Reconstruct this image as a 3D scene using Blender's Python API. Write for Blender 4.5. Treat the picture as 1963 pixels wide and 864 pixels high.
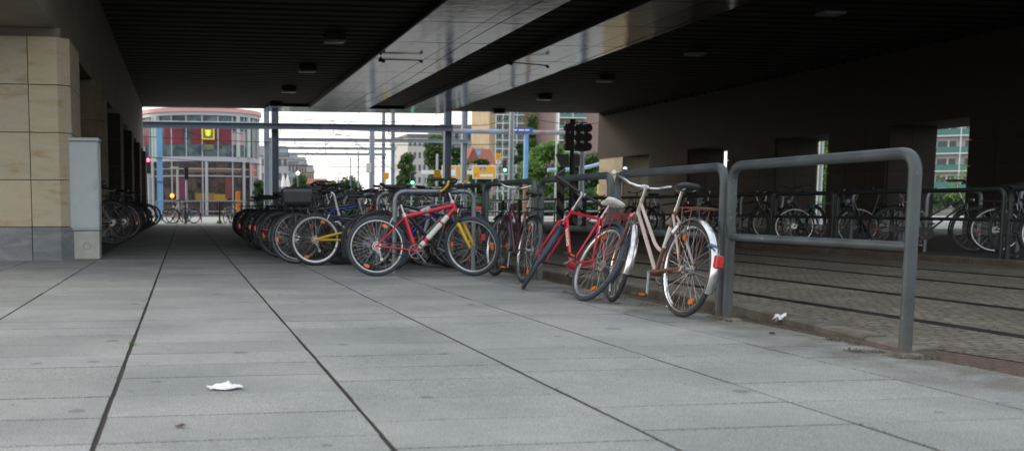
import bpy, bmesh, math, random
from mathutils import Vector, Matrix
random.seed(7)
PI = math.pi
for o in list(bpy.data.objects): bpy.data.objects.remove(o)
sc = bpy.context.scene
COL = sc.collection

# ------------------------------------------------------------------ camera
F_PX, CX, CY, CAM_H = 1900.0, 620.0, 583.0, 0.76
TH = math.atan(186/F_PX); PSI = math.radians(7.991)
cam_d = bpy.data.cameras.new('camera'); cam = bpy.data.objects.new('camera', cam_d); COL.objects.link(cam)
cam.location = (0, 0, CAM_H); cam.rotation_euler = (PI/2-TH, 0, -PSI)
cam_d.sensor_width = 36; cam_d.lens = F_PX/1963*36
cam_d.shift_x = (981.5-CX)/1963; cam_d.shift_y = (CY-432)/1963
cam_d.clip_start = .05; cam_d.clip_end = 3000
cam_d.dof.use_dof = True; cam_d.dof.focus_distance = 8.0; cam_d.dof.aperture_fstop = 2.8
sc.camera = cam
# ------------------------------------------------------------------ sky, sun, exposure
SUN_EL, SUN_ROT = math.radians(19), math.radians(-50)
w = bpy.data.worlds.new('World'); sc.world = w; w.use_nodes = True
nt = w.node_tree; nt.nodes.clear()
wo = nt.nodes.new('ShaderNodeOutputWorld'); bg = nt.nodes.new('ShaderNodeBackground')
sky = nt.nodes.new('ShaderNodeTexSky'); sky.sky_type = 'NISHITA'; sky.sun_disc = False
sky.sun_elevation = SUN_EL; sky.sun_rotation = SUN_ROT; sky.dust_density = 3; sky.air_density = 1.2
tc = nt.nodes.new('ShaderNodeTexCoord'); nz = nt.nodes.new('ShaderNodeTexNoise'); nz.inputs['Scale'].default_value = 2.2
nz.inputs['Detail'].default_value = 5
mp = nt.nodes.new('ShaderNodeMapping'); mp.inputs['Scale'].default_value = (1, 1, 3.5)
cr = nt.nodes.new('ShaderNodeValToRGB'); cr.color_ramp.elements[0].position = .2; cr.color_ramp.elements[0].color = (.62, .62, .62, 1)
cr.color_ramp.elements[1].position = .75; cr.color_ramp.elements[1].color = (.97, .97, .97, 1)
mx = nt.nodes.new('ShaderNodeMix'); mx.data_type = 'RGBA'; mx.inputs[7].default_value = (10,10,10,1)
sx_ = nt.nodes.new('ShaderNodeSeparateXYZ'); hr = nt.nodes.new('ShaderNodeValToRGB'); hr.color_ramp.elements[0].position = .03; hr.color_ramp.elements[0].color = (12.0, 11.2, 10.7, 1); hr.color_ramp.elements[1].position = .45; hr.color_ramp.elements[1].color = (8.2, 8.8, 9.3, 1)
nt.links.new(tc.outputs['Generated'], sx_.inputs[0]); nt.links.new(sx_.outputs[2], hr.inputs[0]); nt.links.new(hr.outputs[0], mx.inputs[7])
nt.links.new(tc.outputs['Generated'], mp.inputs[0]); nt.links.new(mp.outputs[0], nz.inputs['Vector'])
nt.links.new(nz.outputs['Fac'], cr.inputs[0]); nt.links.new(cr.outputs[0], mx.inputs[0])
nt.links.new(sky.outputs[0], mx.inputs[6]); nt.links.new(mx.outputs[2], bg.inputs[0]); bg.inputs[1].default_value = .1
nt.links.new(bg.outputs[0], wo.inputs[0])
sd = bpy.data.lights.new('sun', 'SUN'); sd.energy = 1.0; sd.angle = math.radians(14); sd.color = (1, .90, .78)
so = bpy.data.objects.new('sun', sd); COL.objects.link(so)
sv = Vector((math.sin(SUN_ROT)*math.cos(SUN_EL), math.cos(SUN_ROT)*math.cos(SUN_EL), math.sin(SUN_EL)))
so.rotation_euler = (-sv).to_track_quat('-Z', 'Y').to_euler()
vs = sc.view_settings; vs.view_transform = 'Standard'; vs.look = 'None'; vs.gamma = 1; vs.exposure = 0.85
sc.cycles.max_bounces = 8; sc.cycles.diffuse_bounces = 5; sc.cycles.glossy_bounces = 4

# ------------------------------------------------------------------ pixel of the photograph -> point at real depth Y
_Fv = Vector((math.sin(PSI), math.cos(PSI), 0)); _R = Vector((math.cos(PSI), -math.sin(PSI), 0)); _Z = Vector((0, 0, 1))
_fw = math.cos(TH)*_Fv - math.sin(TH)*_Z; _up = math.cos(TH)*_Z + math.sin(TH)*_Fv
def _ray(x, y): return _fw + _R*((x-CX)/F_PX) - _up*((y-CY)/F_PX)
def at(x, y, Y):
    d = _ray(x, y); return Vector((0, 0, CAM_H)) + d*(Y/d.y)
def atX(x, y, X):
    d = _ray(x, y); return Vector((0, 0, CAM_H)) + d*(X/d.x)
def gp(x, y, z=0.0):
    d = _ray(x, y); return Vector((0, 0, CAM_H)) + d*((z-CAM_H)/d.z)

# ------------------------------------------------------------------ materials
MATS = {}
def mat(name, color, rough=.6, metal=0., var=0., scale=8., bump=0., bscale=None, color2=None, coat=0., emit=0., spec=None, detail=4, dist=0.0, dirt=0.0, trans=0.):
    if name in MATS: return MATS[name]
    m = bpy.data.materials.new(name); m.use_nodes = True; MATS[name] = m
    n = m.node_tree.nodes; l = m.node_tree.links; b = n['Principled BSDF']
    b.inputs['Base Color'].default_value = (*color, 1); b.inputs['Roughness'].default_value = rough; b.inputs['Metallic'].default_value = metal
    if coat: b.inputs['Coat Weight'].default_value = coat; b.inputs['Coat Roughness'].default_value = .15
    if emit: b.inputs['Emission Color'].default_value = (*color, 1); b.inputs['Emission Strength'].default_value = emit
    if spec is not None: b.inputs['Specular IOR Level'].default_value = spec
    if trans: b.inputs['Transmission Weight'].default_value = trans
    tcn = n.new('ShaderNodeTexCoord')
    if var or color2:
        t = n.new('ShaderNodeTexNoise'); t.inputs['Scale'].default_value = scale; t.inputs['Detail'].default_value = detail
        t.inputs['Distortion'].default_value = dist
        l.new(tcn.outputs['Object'], t.inputs['Vector'])
        r = n.new('ShaderNodeValToRGB'); r.color_ramp.elements[0].position = .35; r.color_ramp.elements[1].position = .65
        c2 = color2 or tuple(min(1, c*(1+var)) for c in color); c1 = color if color2 else tuple(c*(1-var) for c in color)
        r.color_ramp.elements[0].color = (*c1, 1); r.color_ramp.elements[1].color = (*c2, 1)
        l.new(t.outputs['Fac'], r.inputs[0]); l.new(r.outputs[0], b.inputs['Base Color'])
        rr = n.new('ShaderNodeMapRange'); rr.inputs['To Min'].default_value = max(.02, rough-.12); rr.inputs['To Max'].default_value = min(1, rough+.12)
        l.new(t.outputs['Fac'], rr.inputs[0]); l.new(rr.outputs[0], b.inputs['Roughness'])
    if bump:
        t2 = n.new('ShaderNodeTexNoise'); t2.inputs['Scale'].default_value = bscale or scale*4; t2.inputs['Detail'].default_value = 5
        l.new(tcn.outputs['Object'], t2.inputs['Vector'])
        bp = n.new('ShaderNodeBump'); bp.inputs['Strength'].default_value = bump; bp.inputs['Distance'].default_value = .01
        l.new(t2.outputs['Fac'], bp.inputs['Height']); l.new(bp.outputs[0], b.inputs['Normal'])
    return m

# ------------------------------------------------------------------ mesh collector
class G:
    def __init__(s, M=None): s.v = []; s.f = []; s.M = M
    def add(s, vs, fs):
        k = len(s.v); s.v += [Vector(p) for p in vs]; s.f += [tuple(i+k for i in f) for f in fs]; return s
    def box(s, x0, x1, y0, y1, z0, z1):
        return s.add([(x0,y0,z0),(x1,y0,z0),(x1,y1,z0),(x0,y1,z0),(x0,y0,z1),(x1,y0,z1),(x1,y1,z1),(x0,y1,z1)],
                     [(0,3,2,1),(4,5,6,7),(0,1,5,4),(1,2,6,5),(2,3,7,6),(3,0,4,7)])
    def bbox(s, x0, x1, y0, y1, z0, z1, b=.01):   # chamfered box (all horizontal outline corners and top)
        def ring(d, z): 
            return [(x0+d+b,y0+d,z),(x1-d-b,y0+d,z),(x1-d,y0+d+b,z),(x1-d,y1-d-b,z),(x1-d-b,y1-d,z),(x0+d+b,y1-d,z),(x0+d,y1-d-b,z),(x0+d,y0+d+b,z)]
        return s.loft([ring(b,z0), ring(0,z0+b), ring(0,z1-b), ring(b,z1)])
    def prism(s, poly, z0, z1):
        n = len(poly)
        return s.add([(x,y,z0) for x,y in poly]+[(x,y,z1) for x,y in poly],
            [tuple(range(n-1,-1,-1)), tuple(range(n,2*n))]+[(i,(i+1)%n,n+(i+1)%n,n+i) for i in range(n)])
    def loft(s, rings, closed=True, caps=True):
        n = len(rings[0]); vs_ = [p for r in rings for p in r]; fs = []
        for k in range(len(rings)-1):
            for i in range(n if closed else n-1):
                j = (i+1) % n; fs.append((k*n+i, k*n+j, (k+1)*n+j, (k+1)*n+i))
        if caps: fs.append(tuple(range(n-1,-1,-1))); fs.append(tuple(range((len(rings)-1)*n, len(rings)*n)))
        return s.add(vs_, fs)
    def tube(s, pts, r, seg=8, closed=False, flat=1.0):
        pts = [Vector(p) for p in pts]; n = len(pts)
        rs = r if isinstance(r, (list, tuple)) else [r]*n
        tans = []
        for i in range(n):
            if closed: t = pts[(i+1)%n]-pts[i-1]
            else: t = pts[min(i+1,n-1)]-pts[max(i-1,0)]
            tans.append(t.normalized())
        a = Vector((0,0,1)) if abs(tans[0].z) < .9 else Vector((1,0,0))
        u = tans[0].cross(a).normalized(); rings = []
        for i in range(n):
            u = (u - tans[i]*u.dot(tans[i])).normalized(); v = tans[i].cross(u)
            rings.append([pts[i] + (u*math.cos(2*PI*k/seg)+v*math.sin(2*PI*k/seg)*flat)*rs[i] for k in range(seg)])
        if closed:
            rings.append(rings[0]); return s.loft(rings, caps=False)
        return s.loft(rings)
    def cyl(s, p0, p1, r, seg=12): return s.tube([p0, p1], r, seg)
    def rev(s, prof, c, a0=0, a1=2*PI, n=48, axis='y'):   # profile [(radius, offset)] swept round an axis through c
        full = abs(a1-a0) > 2*PI-1e-6; rings = []
        for i in range(n if full else n+1):
            a = a0+(a1-a0)*i/n
            if axis == 'y': rings.append([(c[0]+rr*math.cos(a), c[1]+oo, c[2]+rr*math.sin(a)) for rr, oo in prof])
            else: rings.append([(c[0]+rr*math.cos(a), c[1]+rr*math.sin(a), c[2]+oo) for rr, oo in prof])
        if full: rings.append(rings[0])
        return s.loft(rings, caps=not full)
    def obj(s, name, m, parent=None, M=None, smooth=True, ang=40):
        me = bpy.data.meshes.new(name)
        vv = [(M @ p) for p in s.v] if M is not None else s.v
        me.from_pydata([tuple(p) for p in vv], [], s.f)
        bm = bmesh.new(); bm.from_mesh(me); bmesh.ops.remove_doubles(bm, verts=bm.verts, dist=1e-6)
        bmesh.ops.recalc_face_normals(bm, faces=bm.faces); bm.to_mesh(me); bm.free()
        if m is not None:
            me.materials.append(m)
        if smooth:
            me.shade_smooth(); me.set_sharp_from_angle(angle=math.radians(ang))
        o = bpy.data.objects.new(name, me); COL.objects.link(o)
        if parent: o.parent = parent
        return o
def arc(p0, pc, p1, n=6):     # rounded corner points (quadratic)
    p0, pc, p1 = Vector(p0), Vector(pc), Vector(p1)
    return [p0*(1-t)**2+pc*2*t*(1-t)+p1*t*t for t in [i/n for i in range(n+1)]]
def tag(o, label=None, cat=None, group=None, kind=None):
    if label: o['label'] = label
    if cat: o['category'] = cat
    if group: o['group'] = group
    if kind: o['kind'] = kind
    return o
def empty(name, loc, label, cat, group=None, rot=(0,0,0)):
    o = bpy.data.objects.new(name, None); COL.objects.link(o); o.location = loc; o.rotation_euler = rot
    o.empty_display_size = .1
    return tag(o, label, cat, group)
def struct(o): o['kind'] = 'structure'; return o
def copy_tree(o, parent=None):
    c = o.copy(); COL.objects.link(c)
    if parent: c.parent = parent
    for ch in o.children: copy_tree(ch, c)
    return c
ORD = ['first','second','third','fourth','fifth','sixth','seventh','eighth','ninth','tenth','eleventh','twelfth','thirteenth','fourteenth','fifteenth','sixteenth','seventeenth','eighteenth','nineteenth','twentieth']

# ================================================================== GROUND
def pavement_mat(name, c, spots=True):
    m = bpy.data.materials.new(name); m.use_nodes = True; n = m.node_tree.nodes; l = m.node_tree.links; b = n['Principled BSDF']
    tcn = n.new('ShaderNodeTexCoord')
    def noise(sc_, det=3, dist=0):
        t = n.new('ShaderNodeTexNoise'); t.inputs['Scale'].default_value = sc_; t.inputs['Detail'].default_value = det
        t.inputs['Distortion'].default_value = dist; l.new(tcn.outputs['Object'], t.inputs['Vector']); return t.outputs['Fac']
    def ramp(src, p0, c0, p1, c1):
        r = n.new('ShaderNodeValToRGB'); r.color_ramp.elements[0].position = p0; r.color_ramp.elements[1].position = p1
        r.color_ramp.elements[0].color = (*c0, 1); r.color_ramp.elements[1].color = (*c1, 1); l.new(src, r.inputs[0]); return r.outputs[0]
    def mul(a, bb, f=1.0, mode='MULTIPLY'):
        x = n.new('ShaderNodeMix'); x.data_type = 'RGBA'; x.blend_type = mode; x.inputs[0].default_value = f
        l.new(a, x.inputs[6]); l.new(bb, x.inputs[7]); return x.outputs[2]
    base = ramp(noise(170, 2), .32, tuple(x*.46 for x in c), .68, tuple(min(1, x*1.52) for x in c))
    base = mul(base, ramp(noise(1.3, 5, .4), .3, (.76, .77, .78), .72, (1.10, 1.09, 1.07)))
    base = mul(base, ramp(noise(14, 4), .25, (.9, .9, .9), .75, (1.06, 1.06, 1.06)))
    g = n.new('ShaderNodeNewGeometry')
    base = mul(base, ramp(g.outputs['Random Per Island'], 0, (.9, .905, .9), 1, (1.06, 1.05, 1.06)))
    if spots:
        vo = n.new('ShaderNodeTexVoronoi'); vo.inputs['Scale'].default_value = 3.0; l.new(tcn.outputs['Object'], vo.inputs['Vector'])
        vr = n.new('ShaderNodeSeparateColor'); l.new(vo.outputs['Color'], vr.inputs[0])
        mth = n.new('ShaderNodeMath'); mth.operation = 'MULTIPLY'; mth.inputs[1].default_value = .155; l.new(vr.outputs[0], mth.inputs[0])
        nadd = n.new('ShaderNodeMath'); nadd.operation = 'MULTIPLY_ADD'; nadd.inputs[1].default_value = .07; l.new(noise(22, 3), nadd.inputs[0]); l.new(vo.outputs['Distance'], nadd.inputs[2])
        sub = n.new('ShaderNodeMath'); sub.operation = 'SUBTRACT'; l.new(nadd.outputs[0], sub.inputs[0]); l.new(mth.outputs[0], sub.inputs[1])
        base = mul(base, ramp(sub.outputs[0], .03, (.6, .62, .64), .045, (1, 1, 1)))
    if spots:   # trodden dirt band along the railing edge
        sp_ = n.new('ShaderNodeSeparateXYZ'); l.new(tcn.outputs['Object'], sp_.inputs[0])
        m1 = n.new('ShaderNodeMapRange'); m1.inputs['From Min'].default_value = 2.5; m1.inputs['From Max'].default_value = 3.7; l.new(sp_.outputs[0], m1.inputs[0])
        m2 = n.new('ShaderNodeMath'); m2.operation = 'MULTIPLY'; l.new(m1.outputs[0], m2.inputs[0]); l.new(noise(3.5, 7, .5), m2.inputs[1])
        base = mul(base, ramp(m2.outputs[0], .22, (1, 1, 1), .5, (.55, .52, .47)))
    l.new(base, b.inputs['Base Color']); b.inputs['Roughness'].default_value = .82
    bp = n.new('ShaderNodeBump'); bp.inputs['Strength'].default_value = .35; bp.inputs['Distance'].default_value = .004
    l.new(noise(160, 3), bp.inputs['Height']); l.new(bp.outputs[0], b.inputs['Normal'])
    return m
M_PAVE = pavement_mat('paving stone', (.280, .288, .282))
M_PAVE2 = pavement_mat('outer paving', (.34, .33, .31), False)
M_DIRT = mat('joint dirt', (.020,.018,.015), .95, var=.4, scale=40, bump=.5)
M_ASPH = mat('asphalt', (.07, .07, .07), .9, var=.2, scale=3, bump=.3, bscale=60)

g = G(); N = 24; S = 1500
g.add([(-S,-S,-.16),(S,-S,-.16),(S,S,-.16),(-S,S,-.16)], [(0,1,2,3)])
struct(g.obj('ground', M_ASPH))
g = G().box(-9, 3.69, -3, 46.5, -.15, -.0045)
struct(g.obj('paving_bed', M_DIRT))
colx = [-8.6,-7.65,-6.7,-5.75,-4.95,-4.05,-3.1,-2.19,-1.25,-.295,.65,1.54,2.35,3.13,3.72]
rowy = [1.0,1.4,1.8,2.2,2.6,3.02,3.42,3.83,4.25,4.61,4.99,5.42,5.8,6.18,6.57,6.97,7.37,7.78,8.17]
while rowy[-1] < 46: rowy.append(rowy[-1]+.4+random.uniform(-.015,.015))
rnd = random.Random(3)
g = G()
for ci in range(len(colx)-1):
    off = rnd.choice([0, 0, 0, .13, .2])
    gx = rnd.choice([.006,.008,.010])
    y = None; starts = [0]
    k = 0
    while k < len(rowy)-1:
        step = 2 if rnd.random() < .03 else 1
        k2 = min(k+step, len(rowy)-1)
        gy = rnd.choice([.0035, .005, .0065, .008])
        sh = off
        x0, x1 = colx[ci]+gx+rnd.uniform(-.002,.002), colx[ci+1]-gx+rnd.uniform(-.002,.002); y0, y1 = rowy[k]+sh+gy, rowy[k2]+sh-gy
        if ci == len(colx)-2: x1 = 3.72
        dz = rnd.uniform(-.0018, .0012); c = .0014; tl = rnd.uniform(-.001,.001)
        q = [(x0,y0,-.013),(x1,y0,-.013),(x1,y1,-.013),(x0,y1,-.013),(x0,y0,dz-c),(x1,y0,dz-c),(x1,y1,dz-c),(x0,y1,dz-c),
             (x0+c,y0+c*.6,dz+tl),(x1-c,y0+c*.6,dz-tl),(x1-c,y1-c*.6,dz-tl),(x0+c,y1-c*.6,dz+tl)]
        g.add(q, [(0,1,5,4),(1,2,6,5),(2,3,7,6),(3,0,4,7),(4,5,9,8),(5,6,10,9),(6,7,11,10),(7,4,8,11),(8,9,10,11)])
        k = k2
struct(g.obj('pavement', M_PAVE, smooth=False))

# gutter of red-brown bricks and the kerb of the tram road
def brick_mat(name, c1, c2, cm, sc_, bw, rh, mortar, dist=.02, bump=.6, freq=2):
    m = bpy.data.materials.new(name); m.use_nodes = True; n = m.node_tree.nodes; l = m.node_tree.links; b = n['Principled BSDF']
    tcn = n.new('ShaderNodeTexCoord'); br = n.new('ShaderNodeTexBrick')
    nz = n.new('ShaderNodeTexNoise'); nz.inputs['Scale'].default_value = 6; l.new(tcn.outputs['Object'], nz.inputs['Vector'])
    va = n.new('ShaderNodeVectorMath'); va.operation = 'MULTIPLY_ADD'; va.inputs[1].default_value = (dist, dist, 0)
    l.new(nz.outputs['Color'], va.inputs[0]); l.new(tcn.outputs['Object'], va.inputs[2]); l.new(va.outputs[0], br.inputs['Vector'])
    br.inputs['Color1'].default_value = (*c1, 1); br.inputs['Color2'].default_value = (*c2, 1); br.inputs['Mortar'].default_value = (*cm, 1)
    br.inputs['Scale'].default_value = sc_; br.inputs['Brick Width'].default_value = bw; br.inputs['Row Height'].default_value = rh
    br.inputs['Mortar Size'].default_value = mortar; br.inputs['Mortar Smooth'].default_value = .4; br.offset_frequency = freq
    n2 = n.new('ShaderNodeTexNoise'); n2.inputs['Scale'].default_value = 1.1; n2.inputs['Detail'].default_value = 6; l.new(tcn.outputs['Object'], n2.inputs['Vector'])
    r = n.new('ShaderNodeValToRGB'); r.color_ramp.elements[0].position = .3; r.color_ramp.elements[0].color = (.68,.66,.62,1); r.color_ramp.elements[1].position = .7; r.color_ramp.elements[1].color = (1.15,1.15,1.12,1)
    l.new(n2.outputs['Fac'], r.inputs[0]); x = n.new('ShaderNodeMix'); x.data_type = 'RGBA'; x.blend_type = 'MULTIPLY'; x.inputs[0].default_value = 1
    l.new(br.outputs['Color'], x.inputs[6]); l.new(r.outputs[0], x.inputs[7])
    n3 = n.new('ShaderNodeTexNoise'); n3.inputs['Scale'].default_value = 45; n3.inputs['Detail'].default_value = 3; l.new(tcn.outputs['Object'], n3.inputs['Vector'])
    r3 = n.new('ShaderNodeValToRGB'); r3.color_ramp.elements[0].position = .3; r3.color_ramp.elements[0].color = (.75,.75,.75,1); r3.color_ramp.elements[1].position = .7; r3.color_ramp.elements[1].color = (1.2,1.2,1.2,1)
    l.new(n3.outputs['Fac'], r3.inputs[0]); x2 = n.new('ShaderNodeMix'); x2.data_type = 'RGBA'; x2.blend_type = 'MULTIPLY'; x2.inputs[0].default_value = 1
    l.new(x.outputs[2], x2.inputs[6]); l.new(r3.outputs[0], x2.inputs[7]); l.new(x2.outputs[2], b.inputs['Base Color'])
    b.inputs['Roughness'].default_value = .75
    bp = n.new('ShaderNodeBump'); bp.inputs['Strength'].default_value = bump; bp.inputs['Distance'].default_value = .02; bp.invert = True
    l.new(br.outputs['Fac'], bp.inputs['Height']); l.new(bp.outputs[0], b.inputs['Normal'])
    return m
M_SETT = brick_mat('stone setts', (.115,.10,.078), (.18,.158,.125), (.062,.052,.04), 1, .095, .078, .009, .15, .7)
M_GUT = brick_mat('gutter brick', (.10,.056,.044), (.125,.070,.054), (.05,.04,.035), 1, .10, .06, .006, .008, .7)
M_KERB = mat('kerb stone', (.075,.066,.055), .9, color2=(.155,.142,.118), scale=5, bump=.8, bscale=30, detail=7)
M_RAIL = mat('rail steel', (.035,.035,.038), .42, .7, var=.3, scale=3)
kx = [(-3,3.74),(3.0,3.74),(4.0,3.79),(4.8,3.86),(5.74,3.99),(7.1,4.14),(9,4.2),(60,4.2)]
g = G()
for (y0,xa),(y1,xb) in zip(kx[:-1],kx[1:]):
    za = -.004 if y0 < 5 else (-.03 if y0 < 6 else -.06); zb = -.004 if y1 < 5 else (-.03 if y1 < 6 else -.06)
    w0 = w1 = .5
    g.add([(3.70,y0,za),(xa+.16+w0,y0,za),(xb+.16+w1,y1,zb),(3.70,y1,zb)], [(0,1,2,3)])
struct(g.obj('gutter', M_GUT, smooth=False))
g = G()
pts = []
yy = 4.75
while yy < 60:
    xs = [xa+(xb-xa)*(yy-y0)/(y1-y0) for (y0,xa),(y1,xb) in zip(kx[:-1],kx[1:]) if y0 <= yy <= y1][0]
    pts.append((xs, yy)); yy += (1.0 if yy > 7 else .5)
for (xa,y0),(xb,y1) in zip(pts[:-1], pts[1:]):
    t = .004; zt0 = min(.028, .002+(y0-4.5)*.014)+rnd.uniform(-.003,.003); zt1 = zt0+.001
    xa += rnd.uniform(-.006,.006); xb += 0
    g.add([(xa,y0+t,-.1),(xa+.15,y0+t,-.1),(xb+.15,y1-t,-.1),(xb,y1-t,-.1),(xa,y0+t,zt0-.015),(xa+.15,y0+t,zt0),(xb+.15,y1-t,zt1),(xb,y1-t,zt1-.015),(xa+.018,y0+t,zt0),(xb+.018,y1-t,zt1)],
          [(0,1,5,8,4),(2,3,7,9,6),(0,4,7,3),(4,8,9,7),(8,5,6,9),(1,2,6,5)])
struct(g.obj('kerb', M_KERB, smooth=False))
# tram road: sheets of setts between the rails
def height(y): return 0.0
g = G()
ys = [-6,3.0,3.8,4.8,5.7,7.1,9,12,16,24,34,45.8]
for i in range(len(ys)-1):
    def xe(y): 
        return [xa+(xb-xa)*(y-y0)/(y1-y0) for (y0,xa),(y1,xb) in zip([(-20,3.74)]+kx[:-1],kx+[(200,4.2)]) if y0 <= y <= y1][0]
    def xr(y): return (xe(y) if y <= 60 else 4.2)+(.40 if y < 4.5 else .145)
    g.add([(xr(ys[i]),ys[i],0),(10.5,ys[i],0),(10.5,ys[i+1],0),(xr(ys[i+1]),ys[i+1],0)], [(0,1,2,3)])
struct(g.obj('tram_road', M_SETT, smooth=False))
struct(G().add([(3.9,45.81,0),(10.62,45.81,0),(10.62,90,0),(3.9,90,0)], [(0,1,2,3)]).obj('outer_tram_road', mat('outer setts', (.27,.255,.235), .85, var=.12, scale=2, bump=.3, bscale=20), smooth=False))
for i, X in enumerate((4.89, 6.17, 7.72, 9.03)):
    g = G(); g.box(X-.055, X-.012, -6, 90, -.05, .006); g.box(X-.012, X+.022, -6, 90, -.05, .002-.03+.032); g.box(X+.022, X+.05, -6, 90, -.05, .005)
    struct(tag(g.obj('tram_rail', M_RAIL, smooth=False)))
# far pavement on the other side of the tracks
M_FARP = mat('far pavement', (.035,.032,.028), .9, var=.25, scale=2, bump=.3, bscale=40)
struct(G().box(10.64, 24, -2, 46.5, -.1, .07).obj('far_pavement', M_FARP, smooth=False))
g = G(); y = -2
while y < 46: g.bbox(10.49, 10.635, y+.003, y+.997, -.1, .082, .012); y += 1
struct(g.obj('far_kerb', mat('brown kerb', (.10,.075,.055), .85, var=.25, scale=4, bump=.5, bscale=30)))
# square beyond the underpass and the streets
struct(G().box(-60, 3.7, 46.5, 80, -.1, .0).obj('outer_pavement', M_PAVE2, smooth=False))
struct(G().box(10.64, 70, 46.5, 60, -.1, .0).obj('outer_footpath', M_PAVE2, smooth=False))
struct(G().box(-90, 160, 90.1, 112, -.1, -.02).obj('cross_street', M_ASPH, smooth=False))
struct(G().box(12, 160, 62, 80, -.1, .02).obj('outer_square', mat('outer square paving', (.30,.29,.27), .9, var=.1, scale=.6, bump=.2), smooth=False))
struct(G().box(24.2, 160, -30, 46.4, -.1, -.02).obj('side_street', mat('side street', (.2,.2,.19), .9, var=.1, scale=1), smooth=False))

# ================================================================== BRIDGE
def stone_mat(name, c, c2, vein):
    m = bpy.data.materials.new(name); m.use_nodes = True; n = m.node_tree.nodes; l = m.node_tree.links; b = n['Principled BSDF']
    tcn = n.new('ShaderNodeTexCoord'); g_ = n.new('ShaderNodeNewGeometry')
    ad = n.new('ShaderNodeVectorMath'); ad.operation = 'MULTIPLY_ADD'; ad.inputs[1].default_value = (23, 17, 11)
    cmb = n.new('ShaderNodeCombineXYZ'); 
    for i in range(3): l.new(g_.outputs['Random Per Island'], cmb.inputs[i])
    l.new(cmb.outputs[0], ad.inputs[0]); l.new(tcn.outputs['Object'], ad.inputs[2])
    mpp = n.new('ShaderNodeMapping'); mpp.inputs['Scale'].default_value = (1.2, 1.2, 4.2); l.new(ad.outputs[0], mpp.inputs[0])
    t = n.new('ShaderNodeTexNoise'); t.inputs['Scale'].default_value = 1.5; t.inputs['Detail'].default_value = 8; t.inputs['Distortion'].default_value = 1.2; l.new(mpp.outputs[0], t.inputs['Vector'])
    r = n.new('ShaderNodeValToRGB'); e = r.color_ramp.elements; e[0].position = .42; e[0].color = (*c, 1); e[1].position = .70; e[1].color = (*vein, 1)
    e2 = e.new(.57); e2.color = (*c2, 1)
    l.new(t.outputs['Fac'], r.inputs[0])
    rr = n.new('ShaderNodeValToRGB'); rr.color_ramp.elements[0].color = (.86,.88,.92,1); rr.color_ramp.elements[1].color = (1.05,1.02,.98,1); l.new(g_.outputs['Random Per Island'], rr.inputs[0])
    x = n.new('ShaderNodeMix'); x.data_type = 'RGBA'; x.blend_type = 'MULTIPLY'; x.inputs[0].default_value = 1; l.new(r.outputs[0], x.inputs[6]); l.new(rr.outputs[0], x.inputs[7])
    t3 = n.new('ShaderNodeTexNoise'); t3.inputs['Scale'].default_value = 60; t3.inputs['Detail'].default_value = 4; l.new(tcn.outputs['Object'], t3.inputs['Vector'])
    r3 = n.new('ShaderNodeValToRGB'); r3.color_ramp.elements[0].position = .3; r3.color_ramp.elements[0].color = (.86,.86,.86,1); r3.color_ramp.elements[1].position = .7; r3.color_ramp.elements[1].color = (1.06,1.06,1.06,1); l.new(t3.outputs['Fac'], r3.inputs[0])
    x2 = n.new('ShaderNodeMix'); x2.data_type = 'RGBA'; x2.blend_type = 'MULTIPLY'; x2.inputs[0].default_value = 1; l.new(x.outputs[2], x2.inputs[6]); l.new(r3.outputs[0], x2.inputs[7])
    l.new(x2.outputs[2], b.inputs['Base Color']); b.inputs['Roughness'].default_value = .8
    bp = n.new('ShaderNodeBump'); bp.inputs['Strength'].default_value = .25; bp.inputs['Distance'].default_value = .01; l.new(t3.outputs['Fac'], bp.inputs['Height']); l.new(bp.outputs[0], b.inputs['Normal'])
    return m
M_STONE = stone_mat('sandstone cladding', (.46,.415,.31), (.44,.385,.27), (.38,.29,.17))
M_STONER = stone_mat('shade-toned sandstone cladding', (.026,.022,.017), (.024,.020,.014), (.020,.015,.010))  # near-black sandstone copy, the underpass shade put into its colour
M_PLINTH = stone_mat('grey plinth stone', (.17,.19,.21), (.22,.24,.25), (.27,.28,.28))
M_CORE = mat('pillar core', (.07,.065,.05), .95, var=.2)
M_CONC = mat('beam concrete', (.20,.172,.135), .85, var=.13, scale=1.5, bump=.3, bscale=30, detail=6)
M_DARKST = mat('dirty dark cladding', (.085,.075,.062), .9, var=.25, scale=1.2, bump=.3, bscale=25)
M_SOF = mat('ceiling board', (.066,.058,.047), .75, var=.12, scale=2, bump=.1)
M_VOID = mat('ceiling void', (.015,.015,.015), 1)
bridge = empty('railway_bridge', (0,28,0), 'wide low road underpass with slatted ceiling, deep concrete side beams and stone clad pillars', 'bridge')
def bpart(g, name, m, parent=None, smooth=False, **k):
    o = g.obj(name, m, None, smooth=smooth, **k)
    me = o.data; me.transform(Matrix.Translation((0,-28,0))); o.parent = parent or bridge; return o
Y0, Y1 = 11.2, 45.6
bpart(G().box(-9, 26, Y0, Y1, 5.42, 6.9), 'deck', M_CONC)
bpart(G().box(11.5, 26, 1.5, Y0-.01, 5.42, 6.9), 'deck', M_CONC)  # unseen deck extension toward the camera, added to darken the right side
# side beams
g = G(); g.prism([(-3.6,Y0-3.5),(-1.76,Y0-3.5),(-1.76,Y1),(-3.6,Y1)], 3.27, 5.4)
bl = bpart(g, 'side_beam', M_CONC)
g = G(); g.prism([(19.65,1.6),(21.9,1.6),(21.9,Y1),(19.65,Y1)], 3.02, 5.4)  # runs on toward the camera out of view, added to block light
bpart(g, 'side_beam', mat('shade-toned beam concrete', (.036,.027,.019), .85, var=.13, scale=1.5, bump=.3, bscale=30, detail=6))  # shade under the bridge put into the colour of this beam
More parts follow.
